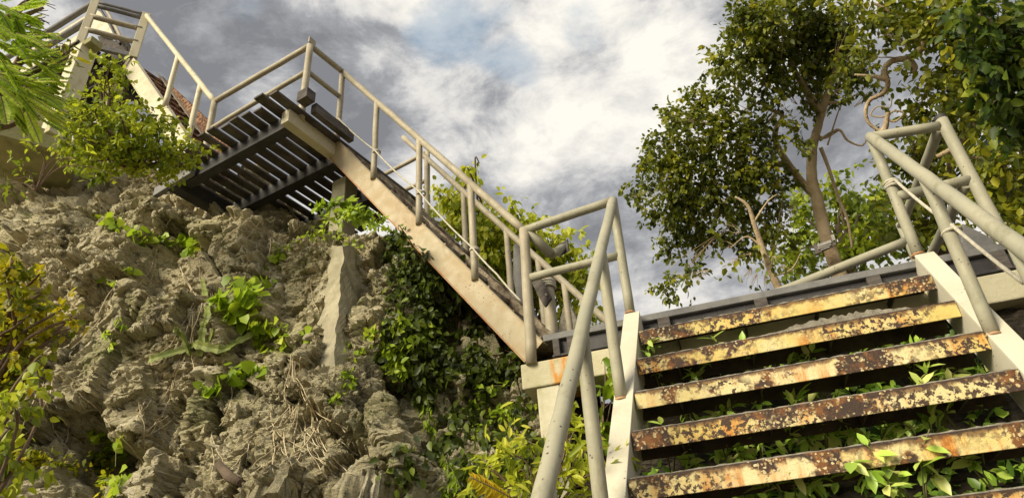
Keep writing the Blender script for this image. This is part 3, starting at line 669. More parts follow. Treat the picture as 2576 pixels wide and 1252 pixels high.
# ---- ropes
def rope(label, pts, r=.009, group='ropes tied along the railings', loops=()):
    t = thing('rope', label, 'rope', pts[0], group)
    P = []
    for i in range(len(pts)-1):
        a, b = Vector(pts[i]), Vector(pts[i+1]); k = 8
        for j in range(k): f = j/k; P.append(a.lerp(b, f)+Vector((0,0,-.10*(b-a).length*f*(1-f))))
    P.append(Vector(pts[-1])); mb = MB(); mb.tube(P, r, 8, wob=.10); mb.build('strand', M['rope'], t)
    for c, R, nl in loops:
        mb = MB()
        for l in range(nl):
            tl = random.uniform(-.25, .25); ph = random.random()*6
            mb.tube([Vector(c)+Vector((math.cos(a)*R, math.sin(a)*R, tl*math.sin(a+ph)*R+(l-nl/2)*r*1.8)) for a in [k/16*2*math.pi for k in range(17)]], r, 7, wob=.08)
        mb.build('knot', M['rope'], t)
    return t
pr = RL*.95+.006
def pst(px, off=Vector((0,0,0))): return px
k1 = onY(2241, 463, 3.74); k2 = onY(2393, 578, 3.768-.44)
pk1 = onY(2243, 463, 3.768); pk2 = onY(2392, 580, 3.768-.2*3)
rope('pale rope tied in a knot to the right-hand stair posts', [pk1+Vector((.01,-.04,0)), pk2+Vector((.0,-.04,.0)), onY(2575, 712, 2.95)], .0085, loops=((pk1, pr+.003, 3), (pk2, pr+.003, 1)))
RP = [onP(x, y, Lct-E2*.035, E2) for x, y in ((850, 297), (940, 376), (1052, 480), (1187, 622), (1250, 690), (1310, 757))]
rope('thin rope strung down the posts of the middle staircase', RP, .0065, loops=tuple((p+E2*.035, .033, 2) for p in RP[1:4]))
rope('coiled rope end on top of the short thick post', [onY(1376, 712, 4.06), onY(1350, 730, 4.0), onY(1366, 760, 4.05)], .009, loops=((onY(1377, 712, 4.1), .05, 4),))

# ================================================================== ROCK, GROUND
gme = bpy.data.meshes.new('ground'); gme.from_pydata([(-900, -900, -1.62), (900, -900, -1.62), (900, 900, -1.62), (-900, 900, -1.62)], [], [(0, 1, 2, 3)]); gme.materials.append(M['ground'])
go = bpy.data.objects.new('ground', gme); COL.objects.link(go); go['kind'] = 'structure'
TAB = np.array([  # X, Y1,z1, Y2,z2, Y3,z3, Y4,z4, Y5,z5
 (-12, 3.3,1.0, 3.9,3.2, 4.4,5.6, 4.7,5.8, 5.2,7.0),
 (-9,  3.2,1.0, 3.8,2.9, 4.25,4.95, 4.55,5.3, 4.95,6.6),
 (-6.9,3.1,1.0, 3.7,2.6, 4.15,4.65, 4.45,5.0, 4.8,5.95),
 (-5.7,3.1,1.0, 3.65,2.4, 4.15,4.3, 4.5,4.6, 4.85,5.55),
 (-4.65,3.1,1.0, 3.6,2.3, 4.1,3.95, 4.6,4.15, 4.95,5.1),
 (-3.7,3.1,1.0, 3.6,2.2, 4.1,3.72, 4.8,3.85, 5.2,4.45),
 (-2.78,3.1,.9, 3.6,2.0, 4.1,3.34, 4.7,3.38, 5.3,3.5),
 (-2.2,3.2,.9, 3.7,1.8, 4.15,3.12, 4.8,3.2, 5.4,3.3),
 (-1.6,3.6,.8, 4.1,1.35, 4.5,2.28, 5.0,2.4, 5.6,2.5),
 (-1.0, 3.6,.55, 4.05,1.0, 4.3,1.4, 4.9,1.42, 5.6,1.4),
 (0,   3.1,.3, 3.62,.98, 3.92,1.50, 4.4,1.55, 5.6,1.5),
 (4,   3.1,.3, 3.62,.98, 3.92,1.50, 4.4,1.55, 5.6,1.5)])
def grid(): 
    xs = np.concatenate([np.linspace(-11.5, -6, 130, endpoint=False), np.linspace(-6, -.8, 900, endpoint=False), np.linspace(-.8, 3.8, 140)])
    tt = np.concatenate([np.linspace(0, 1, 30, endpoint=False), np.linspace(1, 3, 620, endpoint=False), np.linspace(3, 4, 70, endpoint=False), np.linspace(4, 5, 90, endpoint=False), np.linspace(5, 6, 25)])
    cols = [np.interp(xs, TAB[:, 0], TAB[:, i]) for i in range(1, 11)]
    Yc = np.stack([2.2+0*xs, cols[0], cols[2], cols[4], cols[6], cols[8], cols[8]+4.5]); Zc = np.stack([-1.7+0*xs, cols[1], cols[3], cols[5], cols[7], cols[9], cols[9]-.3])
    i = np.minimum(tt.astype(int), 5); f = (tt-i)[:, None]
    return xs, tt, Yc[i]*(1-f)+Yc[i+1]*f, Zc[i]*(1-f)+Zc[i+1]*f
xs, tt, GY, GZ = grid(); nu, nt_ = len(xs), len(tt)
P0 = np.stack([np.broadcast_to(xs, GY.shape), GY, GZ], -1).reshape(-1, 3)
g3d = P0.reshape(nt_, nu, 3); tu = np.gradient(g3d, axis=1); tv = np.gradient(g3d, axis=0); nn_ = np.cross(tu, tv); nn_ /= np.linalg.norm(nn_, axis=-1)[..., None]+1e-9
nn_ = nn_.reshape(-1, 3); nn_ = nn_*.7+np.array([-.05, -.7, .1]); nn_ /= np.linalg.norm(nn_, axis=1)[:, None]
rot = np.array([[.97, .15, .18], [-.12, .98, -.12], [-.20, .09, .97]])
Pw = P0 @ rot.T; warp = np.stack([perlin(P0*1.7+9), perlin(P0*1.7+31), perlin(P0*1.7+57)], -1)
warp2 = np.stack([perlin(P0*7+9), perlin(P0*7+31), perlin(P0*7+57)], -1)
d = .22*fbm(P0*.55, 3)+.10*fbm(P0*1.5+5, 3)
def smst(a, b, x): t = np.clip((x-a)/(b-a), 0, 1); return t*t*(3-2*t)
F1, F2, ID, TI = worley(Pw*np.array([1.25, 1.25, .62])+warp*.38+warp2*.04); e = F2-F1; d += ((ID-.5)*.34+TI*.60)*smst(0, .05, e)-.16*(1-smst(0, .06, e))
F1, F2, ID, TI = worley(Pw*np.array([3.0, 3.0, 1.7])+warp*.35+warp2*.06+4); e = F2-F1; d += ((ID-.5)*.16+TI*.32)*smst(0, .06, e)-.05*(1-smst(0, .07, e))
def W3(x, y, yy): return np.array(onY(x, y, yy))
def cav(pts, rad, depth, yy):
    global d
    pts = [W3(x, y, yy) for x, y in pts]; best = np.full(len(P0), 9.)
    Q = P0+warp*.12+warp2*.035
    for a, b in zip(pts[:-1], pts[1:]):
        ab = b-a; t = np.clip(((Q-a) @ ab)/(ab @ ab), 0, 1); dd = Q-(a+t[:, None]*ab); best = np.minimum(best, np.sqrt(dd[:, 0]**2+(dd[:, 1]*.45)**2+dd[:, 2]**2))
    d = d-depth*smst(rad*1.15, rad*.55, best)
cav([(130, 1060), (160, 1120), (290, 1130)], .17, .75, 3.2)
cav([(100, 825), (180, 850), (250, 815)], .11, .5, 3.75)
cav([(800, 645), (785, 720), (760, 790)], .085, .40, 3.75)
cav([(730, 880), (830, 915), (940, 975), (1010, 1000), (1090, 1040)], .035, .22, 3.5)
cav([(560, 930), (640, 975), (700, 990)], .03, .16, 3.5)
cav([(700, 1110), (800, 1100)], .03, .2, 3.3)
cav([(1000, 1100), (1040, 1120)], .05, .22, 3.4)
cav([(1100, 800), (1180, 900), (1240, 1000)], .16, .25, 3.9)
cav([(300, 700), (230, 745)], .05, .18, 3.8)
cav([(520, 1010), (560, 1080)], .045, .2, 3.4)
cav([(420, 1130), (470, 1150)], .07, .22, 3.3)
cav([(560, 660), (620, 650)], .05, .2, 3.9)
cav([(250, 640), (460, 560)], .035, .12, 4.0)
cav([(1030, 640), (1060, 760)], .07, .18, 3.9)
cav([(830, 640), (815, 780), (795, 940)], .075, -.13, 3.7)
cav([(640, 1150), (650, 1250)], .03, .2, 3.2); cav([(850, 1160), (870, 1250)], .02, .12, 3.2)
right_side = smst(-.9, -.2, P0[:, 0]); fade = (1-.72*right_side)*(1-.5*smst(5.3, 6.5, P0[:, 1])); d = d*fade
P0 = P0+nn_*d[:, None]+np.stack([warp2[:, 0], 0*d, warp2[:, 2]], -1)*.012
g3d = P0.reshape(nt_, nu, 3)
def normals(G):
    a = np.gradient(G, axis=1); b = np.gradient(G, axis=0); n = np.cross(a, b); n = n/(np.linalg.norm(n, axis=-1)[..., None]+1e-9)
    for _ in range(3):
        m = n.copy(); m[1:-1] += n[:-2]+n[2:]; m[:, 1:-1] += n[:, :-2]+n[:, 2:]; n = m/(np.linalg.norm(m, axis=-1)[..., None]+1e-9)
    return n.reshape(-1, 3)
n2 = normals(g3d); n2 *= np.sign((n2*nn_).sum(1))[:, None]; n2 = n2*.8+np.array([0, -.25, .05]); n2 /= np.linalg.norm(n2, axis=1)[:, None]
Pw = P0 @ rot.T; warp = np.stack([perlin(P0*1.7+9), perlin(P0*1.7+31), perlin(P0*1.7+57)], -1); warp2 = np.stack([perlin(P0*7+9), perlin(P0*7+31), perlin(P0*7+57)], -1)
d = np.zeros(len(P0)); flk = smst(-.15, .2, fbm(P0*1.1+40, 2)); vert = smst(2.0, 1.2, P0[:, 2])*smst(-3.2, -2.4, P0[:, 0])
F1, F2, ID, TI = worley(Pw*np.array([4.6, 4.6, 7.5])+warp*.3+warp2*.04+8); e = F2-F1; d += ((ID-.5)*.045+TI*.11)*smst(0, .05, e)-.014*(1-smst(0, .05, e))
F1, F2, ID, TI = worley(Pw*np.array([10, 10, 19.])+warp*.4+warp2*.10+2); e = F2-F1; d += (.3+.9*flk)*(((ID-.5)*.018+TI*.050)*smst(0, .06, e)-.004*(1-smst(0, .06, e)))
F1, F2, ID, TI = worley(Pw*np.array([24, 24, 44.])+warp2*.2+5); d += (.3+flk)*((ID-.5)*.010+TI*.034)
rr_ = fbm(P0*np.array([8, 8, 11.])+warp*1.2, 4, ridged=True, g=.5); d += .006*rr_
pit = fbm(P0*19+warp2*1.0, 3, g=.6); d -= .035*smst(.24, .42, pit)
d -= .09*smst(.34, .48, fbm(P0*np.array([4, 4, 8.])+warp, 3))
d += .030*perlin(P0*np.array([11, 1.2, .9])+warp*.6+3)*vert
V = P0+n2*(d*fade)[:, None]
ii = np.arange(nt_*nu).reshape(nt_, nu); Fq = np.stack([ii[:-1, :-1], ii[:-1, 1:], ii[1:, 1:], ii[1:, :-1]], -1).reshape(-1, 4)
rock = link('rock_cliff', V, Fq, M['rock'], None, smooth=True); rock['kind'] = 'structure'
try: rock.data.set_sharp_from_angle(angle=math.radians(38))
except Exception: pass
bpy.context.view_layer.update()
def hit(x, y, off=.02):
    ok, loc, nor, _ = rock.ray_cast(Vector((0,0,0)), rayv(x, y))
    if not ok: return None, None
    if nor.dot(loc) > 0: nor = -nor
    return loc+nor*off, nor

# ================================================================== TREES
def c5(x, y): return 1542+x*.5891, y*.5891       # reading grid of the upper right region
def limb(mb, pts, r0, r1, k=6, wob=.05, n=9):
    P = smoothpath(pts, k); m = len(P); mb.tube(P, [r0+(r1-r0)*i/(m-1) for i in range(m)], n, wob=wob); return P
def twigs(mb, blobs, root, nper=2, r=.012):
    for c, rad in blobs:
        for _ in range(nper):
            a = Vector(c)+Vector(rv(1)[0])*rad*.9; mid = (Vector(c)+Vector(root))*.5+Vector(rv(1)[0])*rad*.5
            b = Vector(c)+(Vector(root)-Vector(c))*.35; mb.tube(smoothpath([b, (b+a)/2+Vector(rv(1)[0])*rad*.25, a], 4), [r, r*.8]+[r*.6]*6+[r*.3], 5, cap=False) if False else mb.tube([b, (b+a)/2+Vector(rv(1)[0])*rad*.2, a], [r, r*.7, r*.3], 5, cap=False)
DA = 9.5
ta = thing('leafy_tree', 'tall pale-trunked tree left of centre of the right-hand tree group', 'tree', at(2125, 700, DA), 'trees growing behind the stairs')
mb = MB()
def PA(l, dz=0): return [at(*c5(x, y), DA+dz) for x, y in l]
limb(mb, PA([(1010, 1330), (975, 1200), (945, 1120), (905, 1000), (870, 850), (848, 760), (850, 640), (872, 550), (905, 430), (940, 330), (965, 240)]), .100, .03, 8, .06, 12)
limb(mb, PA([(862, 830), (815, 790), (740, 690), (695, 610), (695, 550), (722, 495), (665, 465), (618, 440), (560, 470)]), .055, .012)
limb(mb, PA([(745, 700), (690, 705), (640, 740), (560, 790), (480, 800)]), .05, .012)
limb(mb, PA([(895, 480), (850, 430), (800, 350), (770, 290), (740, 200)]), .06, .02)
limb(mb, PA([(905, 440), (990, 435), (1040, 405), (1120, 412)]), .02, .006)
limb(mb, PA([(880, 600), (960, 555), (1000, 600), (1060, 622), (1085, 590)]), .02, .008)
limb(mb, PA([(885, 630), (920, 720), (960, 840), (1000, 940), (1020, 1060)]), .025, .012)
limb(mb, PA([(915, 620), (960, 480), (980, 440)]), .012, .004)
for a in ([(700,480),(640,530),(560,510)], [(860,700),(800,640),(760,600)], [(850,560),(900,590),(960,560)], [(940,330),(1000,300),(1060,260)], [(770,300),(700,330),(620,380)], [(740,700),(700,640),(610,620),(520,640)]): limb(mb, PA(a), .022, .006)
trunkA = mb
BA = [(120,800,55),(95,850,30),(200,700,80),(170,640,50),(270,620,90),(300,510,80),(380,440,55),(365,390,30),(230,500,40),(230,900,90),(330,750,120),(330,950,100),(430,640,110),(450,820,110),(560,570,90),(600,690,95),(520,930,85),(400,1010,75),(250,1040,55),(640,900,80),(700,800,60),(230,1210,55),(330,1140,45),(760,540,40),(790,600,40),(560,60,70),(560,150,60),(640,80,110),(760,60,120),(880,90,110),(460,240,45),(560,220,100),(700,200,115),(830,210,115),(950,230,95),(530,330,70),(640,340,95),(750,360,60),(880,330,85),(990,300,75),(1080,270,50),(1130,375,32),(470,420,45),(420,520,70),(700,420,30),(960,130,70),(830,450,45),(930,400,50),(560,1060,50),(420,300,30),(650,1010,55),(730,1000,45),(300,840,90),(540,760,90),(1000,60,40),(490,130,35),(620,560,60)]
blA = vblobs([(*c5(x, y), r*.5891) for x, y, r in BA], DA, .5)
twigs(trunkA, blA, at(*c5(850, 600), DA), 3, .005); trunkA.build('trunk', M['bark'], ta)
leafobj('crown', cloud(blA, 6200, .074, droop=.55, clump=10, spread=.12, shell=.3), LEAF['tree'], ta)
# slim second tree
DB = 8.6
tb = thing('leafy_tree', 'slim bare-stemmed sapling leaning left below the tall tree', 'tree', at(1975, 760, DB), 'trees growing behind the stairs')
mb = MB(); PB = lambda l: [at(*c5(x, y), DB) for x, y in l]
limb(mb, PB([(760, 1330), (700, 1215), (655, 1110), (605, 965), (575, 880), (520, 840)]), .055, .012); limb(mb, PB([(640, 1060), (570, 1010), (500, 1060)]), .015, .005); limb(mb, PB([(600, 950), (660, 860), (700, 830)]), .015, .005); limb(mb, PB([(680, 1180), (760, 1150), (800, 1080)]), .012, .005)
blB = vblobs([(*c5(x, y), r*.5891) for x, y, r in [(450,1050,40),(560,1100,35),(620,1060,30),(480,1130,28),(560,1190,30),(700,1120,50),(690,1050,40),(600,1230,30),(500,960,40),(300,1200,40),(650,1240,30),(760,1180,45)]], DB, .3)
twigs(mb, blB, at(*c5(640, 1050), DB), 5, .004); mb.build('trunk', M['bark'], tb)
leafobj('crown', cloud(blB, 1500, .085, droop=.6, clump=7, spread=.2, shell=.2), LEAF['tree'], tb)
# sprawling tree with the curled branch, upper right
DC = 8.0
tc_ = thing('leafy_tree', 'sprawling tree with a thick curling branch at upper right', 'tree', at(2520, 700, DC), 'trees growing behind the stairs')
mb = MB(); PC = lambda l: [at(*c5(x, y), DC) for x, y in l]
limb(mb, PC([(1850, 1100), (1760, 900), (1760, 650), (1700, 420), (1600, 330), (1480, 260), (1400, 200), (1375, 130), (1300, 225), (1250, 250), (1190, 262), (1158, 300), (1172, 360), (1150, 400), (1095, 430), (1078, 480), (1095, 530), (1150, 560), (1170, 520)]), .050, .012, 8, .14, 12)
limb(mb, PC([(1380, 140), (1330, 150), (1290, 170), (1240, 175)]), .02, .01); limb(mb, PC([(1160, 500), (1200, 520), (1240, 485), (1200, 475), (1150, 500), (1100, 490), (1130, 455), (1180, 460), (1190, 420)]), .012, .005)
limb(mb, PC([(1260, 255), (1290, 290), (1280, 310)]), .04, .01); limb(mb, PC([(1180, 345), (1130, 330), (1090, 325), (1030, 320)]), .03, .01); limb(mb, PC([(1155, 560), (1165, 530), (1172, 480)]), .035, .02); limb(mb, PC([(1375, 140), (1400, 60), (1440, 0)]), .03, .015)
limb(mb, PC([(1850, 430), (1740, 440), (1620, 480), (1560, 530), (1500, 590), (1440, 640), (1380, 670)]), .07, .02); limb(mb, PC([(1800, 640), (1700, 690), (1600, 680), (1520, 670)]), .035, .01); limb(mb, PC([(1640, 690), (1620, 770), (1600, 800)]), .04, .03); limb(mb, PC([(1330, 150), (1200, 60), (1100, 10)]), .03, .01); limb(mb, PC([(1450, 230), (1480, 120), (1560, 40)]), .05, .02)
BC = [(1040,40,60),(1100,100,65),(1180,60,85),(1180,150,40),(1290,60,85),(1310,130,50),(1400,60,90),(1440,160,70),(1240,130,45),(1530,120,100),(1340,330,35),(1400,300,50),(1430,390,70),(1340,400,45),(1300,470,50),(1260,510,35),(1500,300,90),(1560,430,80),(1440,500,60),(1390,560,50),(1240,300,28),(1520,520,70),(1120,220,30)]
blC = vblobs([(*c5(x, y), r*.5891) for x, y, r in BC], DC, .4); twigs(mb, blC, at(*c5(1400, 300), DC), 3, .005); mb.build('trunk', M['bark'], tc_)
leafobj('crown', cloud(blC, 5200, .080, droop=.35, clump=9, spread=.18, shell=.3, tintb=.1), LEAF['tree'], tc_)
# near overhanging dark tree, top right corner
DD = 5.6
td = thing('leafy_tree', 'dark broad-leaved tree overhanging the top right corner', 'tree', at(2750, 700, DD), 'trees growing behind the stairs')
mb = MB(); PD = lambda l, q=DD: [at(*c5(x, y), q) for x, y in l]
limb(mb, PD([(2050, 1100), (2000, 700), (1950, 420), (1850, 260), (1720, 180), (1620, 120), (1560, 60)]), .10, .02); limb(mb, PD([(1930, 400), (1800, 420), (1700, 430)]), .04, .012)
BD = [(1560,40,70),(1620,120,90),(1700,50,90),(1710,160,90),(1740,270,90),(1650,260,80),(1600,330,60),(1560,230,60),(1700,370,80),(1640,440,50),(1750,450,70),(1740,560,60),(1500,120,50),(1850,200,120),(1850,420,110),(1590,420,40),(1520,50,50)]
blD = vblobs([(*c5(x, y), r*.5891) for x, y, r in BD], DD, .35); twigs(mb, blD, at(*c5(1800, 300), DD), 3, .005); mb.build('trunk', M['bark_dark'], td)
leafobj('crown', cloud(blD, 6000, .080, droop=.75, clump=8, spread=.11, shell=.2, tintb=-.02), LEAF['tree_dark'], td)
# background trees behind the stairs on the right
def bgtree(label, D_, B, key, root, size, per, seedt=0, mat='bark_dark'):
    t = thing('leafy_tree', label, 'tree', at(*c5(*root), D_), 'trees growing behind the stairs'); mb = MB()
    bl = vblobs([(*c5(x, y), r*.5891) for x, y, r in B], D_, .7); cx = sum(b[0] for b in B)/len(B); cy = sum(b[1] for b in B)/len(B)
    limb(mb, [at(*c5(root[0], root[1]), D_), at(*c5((root[0]+cx)/2+15, (root[1]+cy)/2), D_), at(*c5(cx, cy), D_)], .13, .04)
    for b in B[::2]: limb(mb, [at(*c5((root[0]+cx)/2+15, (root[1]+cy)/2), D_), at(*c5((cx+b[0])/2+random.uniform(-30, 30), (cy+b[1])/2+30), D_), at(*c5(b[0], b[1]), D_)], .035, .01)
    mb.build('trunk', M[mat], t); leafobj('crown', cloud(bl, per, size, droop=.45, clump=10, spread=.22, shell=.25, tintb=seedt), LEAF[key], t)
bgtree('yellow-green tree glowing behind the foot of the tall pale trunk', 12.5, [(950,790,45),(930,740,25),(1000,870,75),(1100,880,75),(1170,830,60),(1100,980,85),(1010,960,80),(1180,960,90),(1050,1060,80),(900,1050,60),(790,1000,60),(830,1090,60),(740,1090,60),(960,1130,50),(860,940,50),(1250,1020,60),(800,1150,40),(860,850,40),(780,920,40),(800,860,40)], 'bright', (1050, 1330), .12, 2300, -.28)
bgtree('dark tangled tree behind the right-hand guard rail', 10.5, [(1280,600,55),(1240,680,60),(1330,620,70),(1400,700,80),(1300,760,90),(1350,880,90),(1250,900,80),(1420,830,80),(1470,640,70),(1560,660,80),(1250,1020,70),(1350,1030,70),(1500,780,80),(1340,960,80),(1500,560,60)], 'tree', (1400, 1250), .10, 2600, .12)
bgtree('dark green tree filling the right edge behind the slanting handrail', 7.6, [(1640,560,70),(1700,620,80),(1620,700,80),(1720,740,90),(1640,820,80),(1740,880,80),(1560,600,60),(1760,520,70),(1560,760,60),(1820,700,90),(1820,900,90),(1700,960,60),(1600,900,60)], 'tree', (1790, 1250), .085, 3600, .16)
# leafy tree behind the second flight
def vtree(name, label, cat, D_, B, key, root, size, per, tint=0, clump=9, droop=.5, spread=.16, shape=OVAL, group=None, stem='twig', r=.02, jit=.25, nst=None, shell=.25):
    t = thing(name, label, cat, at(*root, D_), group); mb = MB(); bl = vblobs(B, D_, jit)
    for b in (bl if nst is None else bl[::max(1, len(bl)//nst)]):
        a = at(*root, D_); c = Vector(b[0]); limb(mb, [a, a.lerp(c, .5)+Vector(rv(1)[0])*.12*(c-a).length+Vector((0,0,.08)), c, c+Vector(rv(1)[0])*b[1]*.8], r, r*.25, 5, .05, 6)
    mb.build('stems', M[stem], t); leafobj('leaves', cloud(bl, per, size, droop=droop, clump=clump, spread=spread, shell=shell, tintb=tint), LEAF[key], t, shape); return t
vtree('leafy_tree', 'yellow-green drooping tree behind the middle staircase rail', 'tree', 7.0, [(1130,500,28),(1150,540,45),(1110,500,18),(1180,560,50),(1130,570,30),(1240,560,45),(1290,545,40),(1320,560,35),(1260,610,50),(1200,620,40),(1340,590,25),(1390,620,40),(1430,640,30),(1460,670,25),(1380,680,50),(1440,720,40),(1480,760,25),(1340,660,50),(1180,430,18),(1195,415,14),(1168,450,14),(1420,780,30),(1250,680,40),(1225,700,40),(1250,740,50),(1300,740,50),(1340,620,45),(1400,660,45),(1290,590,45),(1160,520,35),(1470,700,30),(1350,720,50),(1420,830,30),(1450,790,35)], 'bright', (1300, 900), .078, 7500, .16, droop=.95, clump=9, spread=.14)

# ================================================================== PLANTS
# feathery branches hanging in at the top left
def frond(C, Dd, Nn, S, T, p, ax, ln, nl, ll, tint, droop=.35):
    """pinnate leaf: leaflet pairs along a drooping midrib; appends to the lists"""
    ax = Vector(ax).normalized(); side = ax.cross(Vector((.15, -.75, .65))).normalized(); q = Vector(p); pts = [q.copy()]
    for i in range(nl):
        f = i/(nl-1); ax = (ax+Vector((0,0,-droop/nl*1.6))).normalized(); q = q+ax*(ln/nl); pts.append(q.copy())
        l = ll*(.35+1.1*math.sin(math.pi*(.12+.80*f)))
        for s in (-1, 1):
            dv = side*s+ax*.45+Vector((0,0,-.18))+Vector(rv(1)[0])*.14; C.append(tuple(q)); Dd.append(tuple(dv)); nv = side.cross(ax)*(-1); nv = nv if nv.z > 0 else -nv; Nn.append(tuple(nv+Vector(rv(1)[0])*.25)); S.append(l); T.append(min(1, max(0, tint+.1*rng.normal())))
    return pts
DL = 4.6
tf = thing('feathery_tree', 'feathery light green branches hanging in at the top left corner', 'tree', at(-260, 420, DL))
mb = MB(); C, Dd, Nn, S, T = [], [], [], [], []
brs = [[(-260, 420), (-120, 230), (20, 205), (70, 195), (110, 165), (150, 120)], [(-120, 230), (0, 60), (60, 40), (110, 20)], [(-260, 420), (-60, 260), (20, 238), (60, 235)], [(-260, 420), (-100, 330), (10, 320), (60, 300), (100, 292)], [(20, 205), (70, 120), (100, 80)]]
for b in brs: P = limb(mb, [at(x, y, DL+.1) for x, y in b], .028, .007, 6, .05, 7)
fr = [(60,195,175,140),(70,200,165,195),(60,215,170,245),(50,225,150,270),(80,250,175,285),(90,270,165,305),(30,230,60,310),(10,240,20,300),(50,240,95,300),(70,190,150,165),(40,150,140,120),(20,120,120,95),(0,90,110,70),(10,60,95,40),(0,180,90,190),(-20,150,60,170),(60,60,120,75),(20,30,100,10),(-20,10,60,30),(-10,210,50,265),(20,270,75,330),(-20,100,50,130),(80,150,160,200),(95,95,150,90),(110,165,172,170),(100,215,155,225),(110,240,160,262),(40,75,120,110),(0,0,60,-20),(60,20,110,-10),(-20,60,30,90),(110,290,170,330),(60,280,110,345),(-30,250,-5,320),(30,110,80,160),(60,130,130,145),(10,160,60,220),(60,40,100,60),(90,180,160,215),(20,20,50,60),(30,190,110,215),(-10,30,40,75),(30,60,70,110),(-10,130,30,180),(70,230,130,280),(0,200,60,235),(90,120,150,130)]
for x0, y0, x1, y1 in fr:
    for rep in range(3):
        j = lambda: random.uniform(-11, 11); dz = random.uniform(-.25, .3)
        a = at(x0+j(), y0+j(), DL+dz); b = at(x1+j(), y1+j(), DL+dz+random.uniform(-.15, .05)); L_ = (b-a).length
        pts = frond(C, Dd, Nn, S, T, a, b-a, L_*1.05, 44, .024, .52+.22*random.gauss(0, 1)*.6, .15); mb.tube(pts[::5]+[pts[-1]], .0028, 4, cap=False)
mb.build('branches', M['twig'], tf)
leafobj('foliage', (np.array(C), np.array(Dd), np.array(Nn), np.array(S), np.array(T)), LEAF['fern'], tf, SLIM)
# bare twigs
bt = thing('bare_twigs', 'tangle of bare brown twigs above the feathery branches', 'twigs', at(60, 20, 5.2)); mb = MB()
for k in range(26):
    x, y = random.uniform(50, 100), random.uniform(0, 110); limb(mb, [at(40, y+20, 5.2), at(x, y, 5.2), at(x+random.uniform(20, 50), y+random.uniform(-15, 25), 5.2)], .006, .002, 4, .05, 5)
mb.build('twigs', M['twig'], bt)
# shrub and climbing creeper under the upper staircase
vtree('leafy_shrub', 'dense bright green shrub sprawling under the upper staircase', 'shrub', 6.3, [(200,300,40),(250,320,50),(300,330,50),(350,340,50),(400,350,45),(440,370,40),(380,390,45),(320,380,45),(260,370,45),(460,400,30),(420,410,40),(300,410,30),(350,420,25),(200,260,28),(210,350,40),(490,385,25),(240,285,35),(300,290,35),(400,310,35),(360,300,35),(170,330,25),(500,370,18),(230,405,28),(270,425,22),(210,385,30),(180,370,25),(250,440,18)], 'bright', (330, 430), .046, 9500, -.06, 9, .35, .07, jit=.25, shell=.2, r=.012)
vtree('climbing_creeper', 'leafy creeper climbing the slim column under the upper staircase', 'creeper', 6.5, [(280,160,20),(300,175,22),(262,190,16),(290,200,22),(275,230,22),(310,190,16),(285,260,24),(255,175,12),(325,215,14),(300,230,18),(250,215,12),(300,150,14)], 'bright', (270, 330), .050, 6500, -.02, 9, .4, .06, jit=.15, shell=.2, r=.008)
vtree('leafy_creeper', 'tuft of narrow yellowing leaves beside the topmost column head', 'creeper', 8.0, [(150,110,16),(168,120,16),(160,135,14),(135,120,12),(175,105,12)], 'yellow', (170, 150), .10, 1500, -.25, 8, .3, .1, jit=.1, r=.006, shape=SLIM)
# yellow shrub at the left edge
vtree('leafy_shrub', 'yellow-green shrub leaning in from the left edge over the rock', 'shrub', 3.7, [(20,680,40),(60,690,25),(20,730,45),(60,770,35),(20,790,50),(90,810,40),(130,800,25),(165,810,22),(60,840,50),(10,880,50),(80,880,35),(150,780,22),(120,770,25),(180,825,14),(40,820,45),(90,700,20),(30,620+40,30),(100,740,18),(110,850,30),(185,800,14),(150,835,18),(30,650,22),(20,960,45),(60,935,35)], 'yellow', (-60, 1050), .038, 11500, -.12, 9, .4, .055, jit=.2, shell=.2, r=.010)
vtree('leafy_shrub', 'broad-leaved green shrub low at the left edge below the yellow one', 'shrub', 3.4, [(20,1010,50),(20,1080,50),(90,920,28),(60,990,28),(10,1150,50),(10,1220,45),(50,1160,24),(95,900,20)], 'bright', (-40, 1300), .052, 6500, -.0, 8, .7, .07, jit=.12, shell=.2, r=.008)
# bush at the bottom by the column
vtree('leafy_shrub', 'bright narrow-leaved bush at the bottom beside the concrete column', 'shrub', 3.05, [(1260,1140,45),(1320,1110,45),(1380,1160,50),(1300,1190,55),(1230,1180,35),(1420,1090,45),(1450,1150,55),(1400,1230,50),(1330,1240,50),(1260,1230,40),(1460,1060,35),(1480,1220,50),(1520,1180,40),(1210,1150,20),(1440,1010,28)], 'bright', (1370, 1330), .066, 6800, .12, 7, .35, .07, SLIM, jit=.15, shell=.2, r=.006)
vtree('leafy_plant', 'glossy broad-leaved plant between the landing column and the stair posts', 'plant', 3.95, [(1520,905,22),(1530,950,28),(1545,1000,30),(1510,1000,25),(1545,1060,30),(1555,930,18),(1520,1080,30),(1555,1120,25)], 'heart', (1500, 1180), .095, 3300, -.18, 6, .5, .07, jit=.1, shell=.1, r=.005)
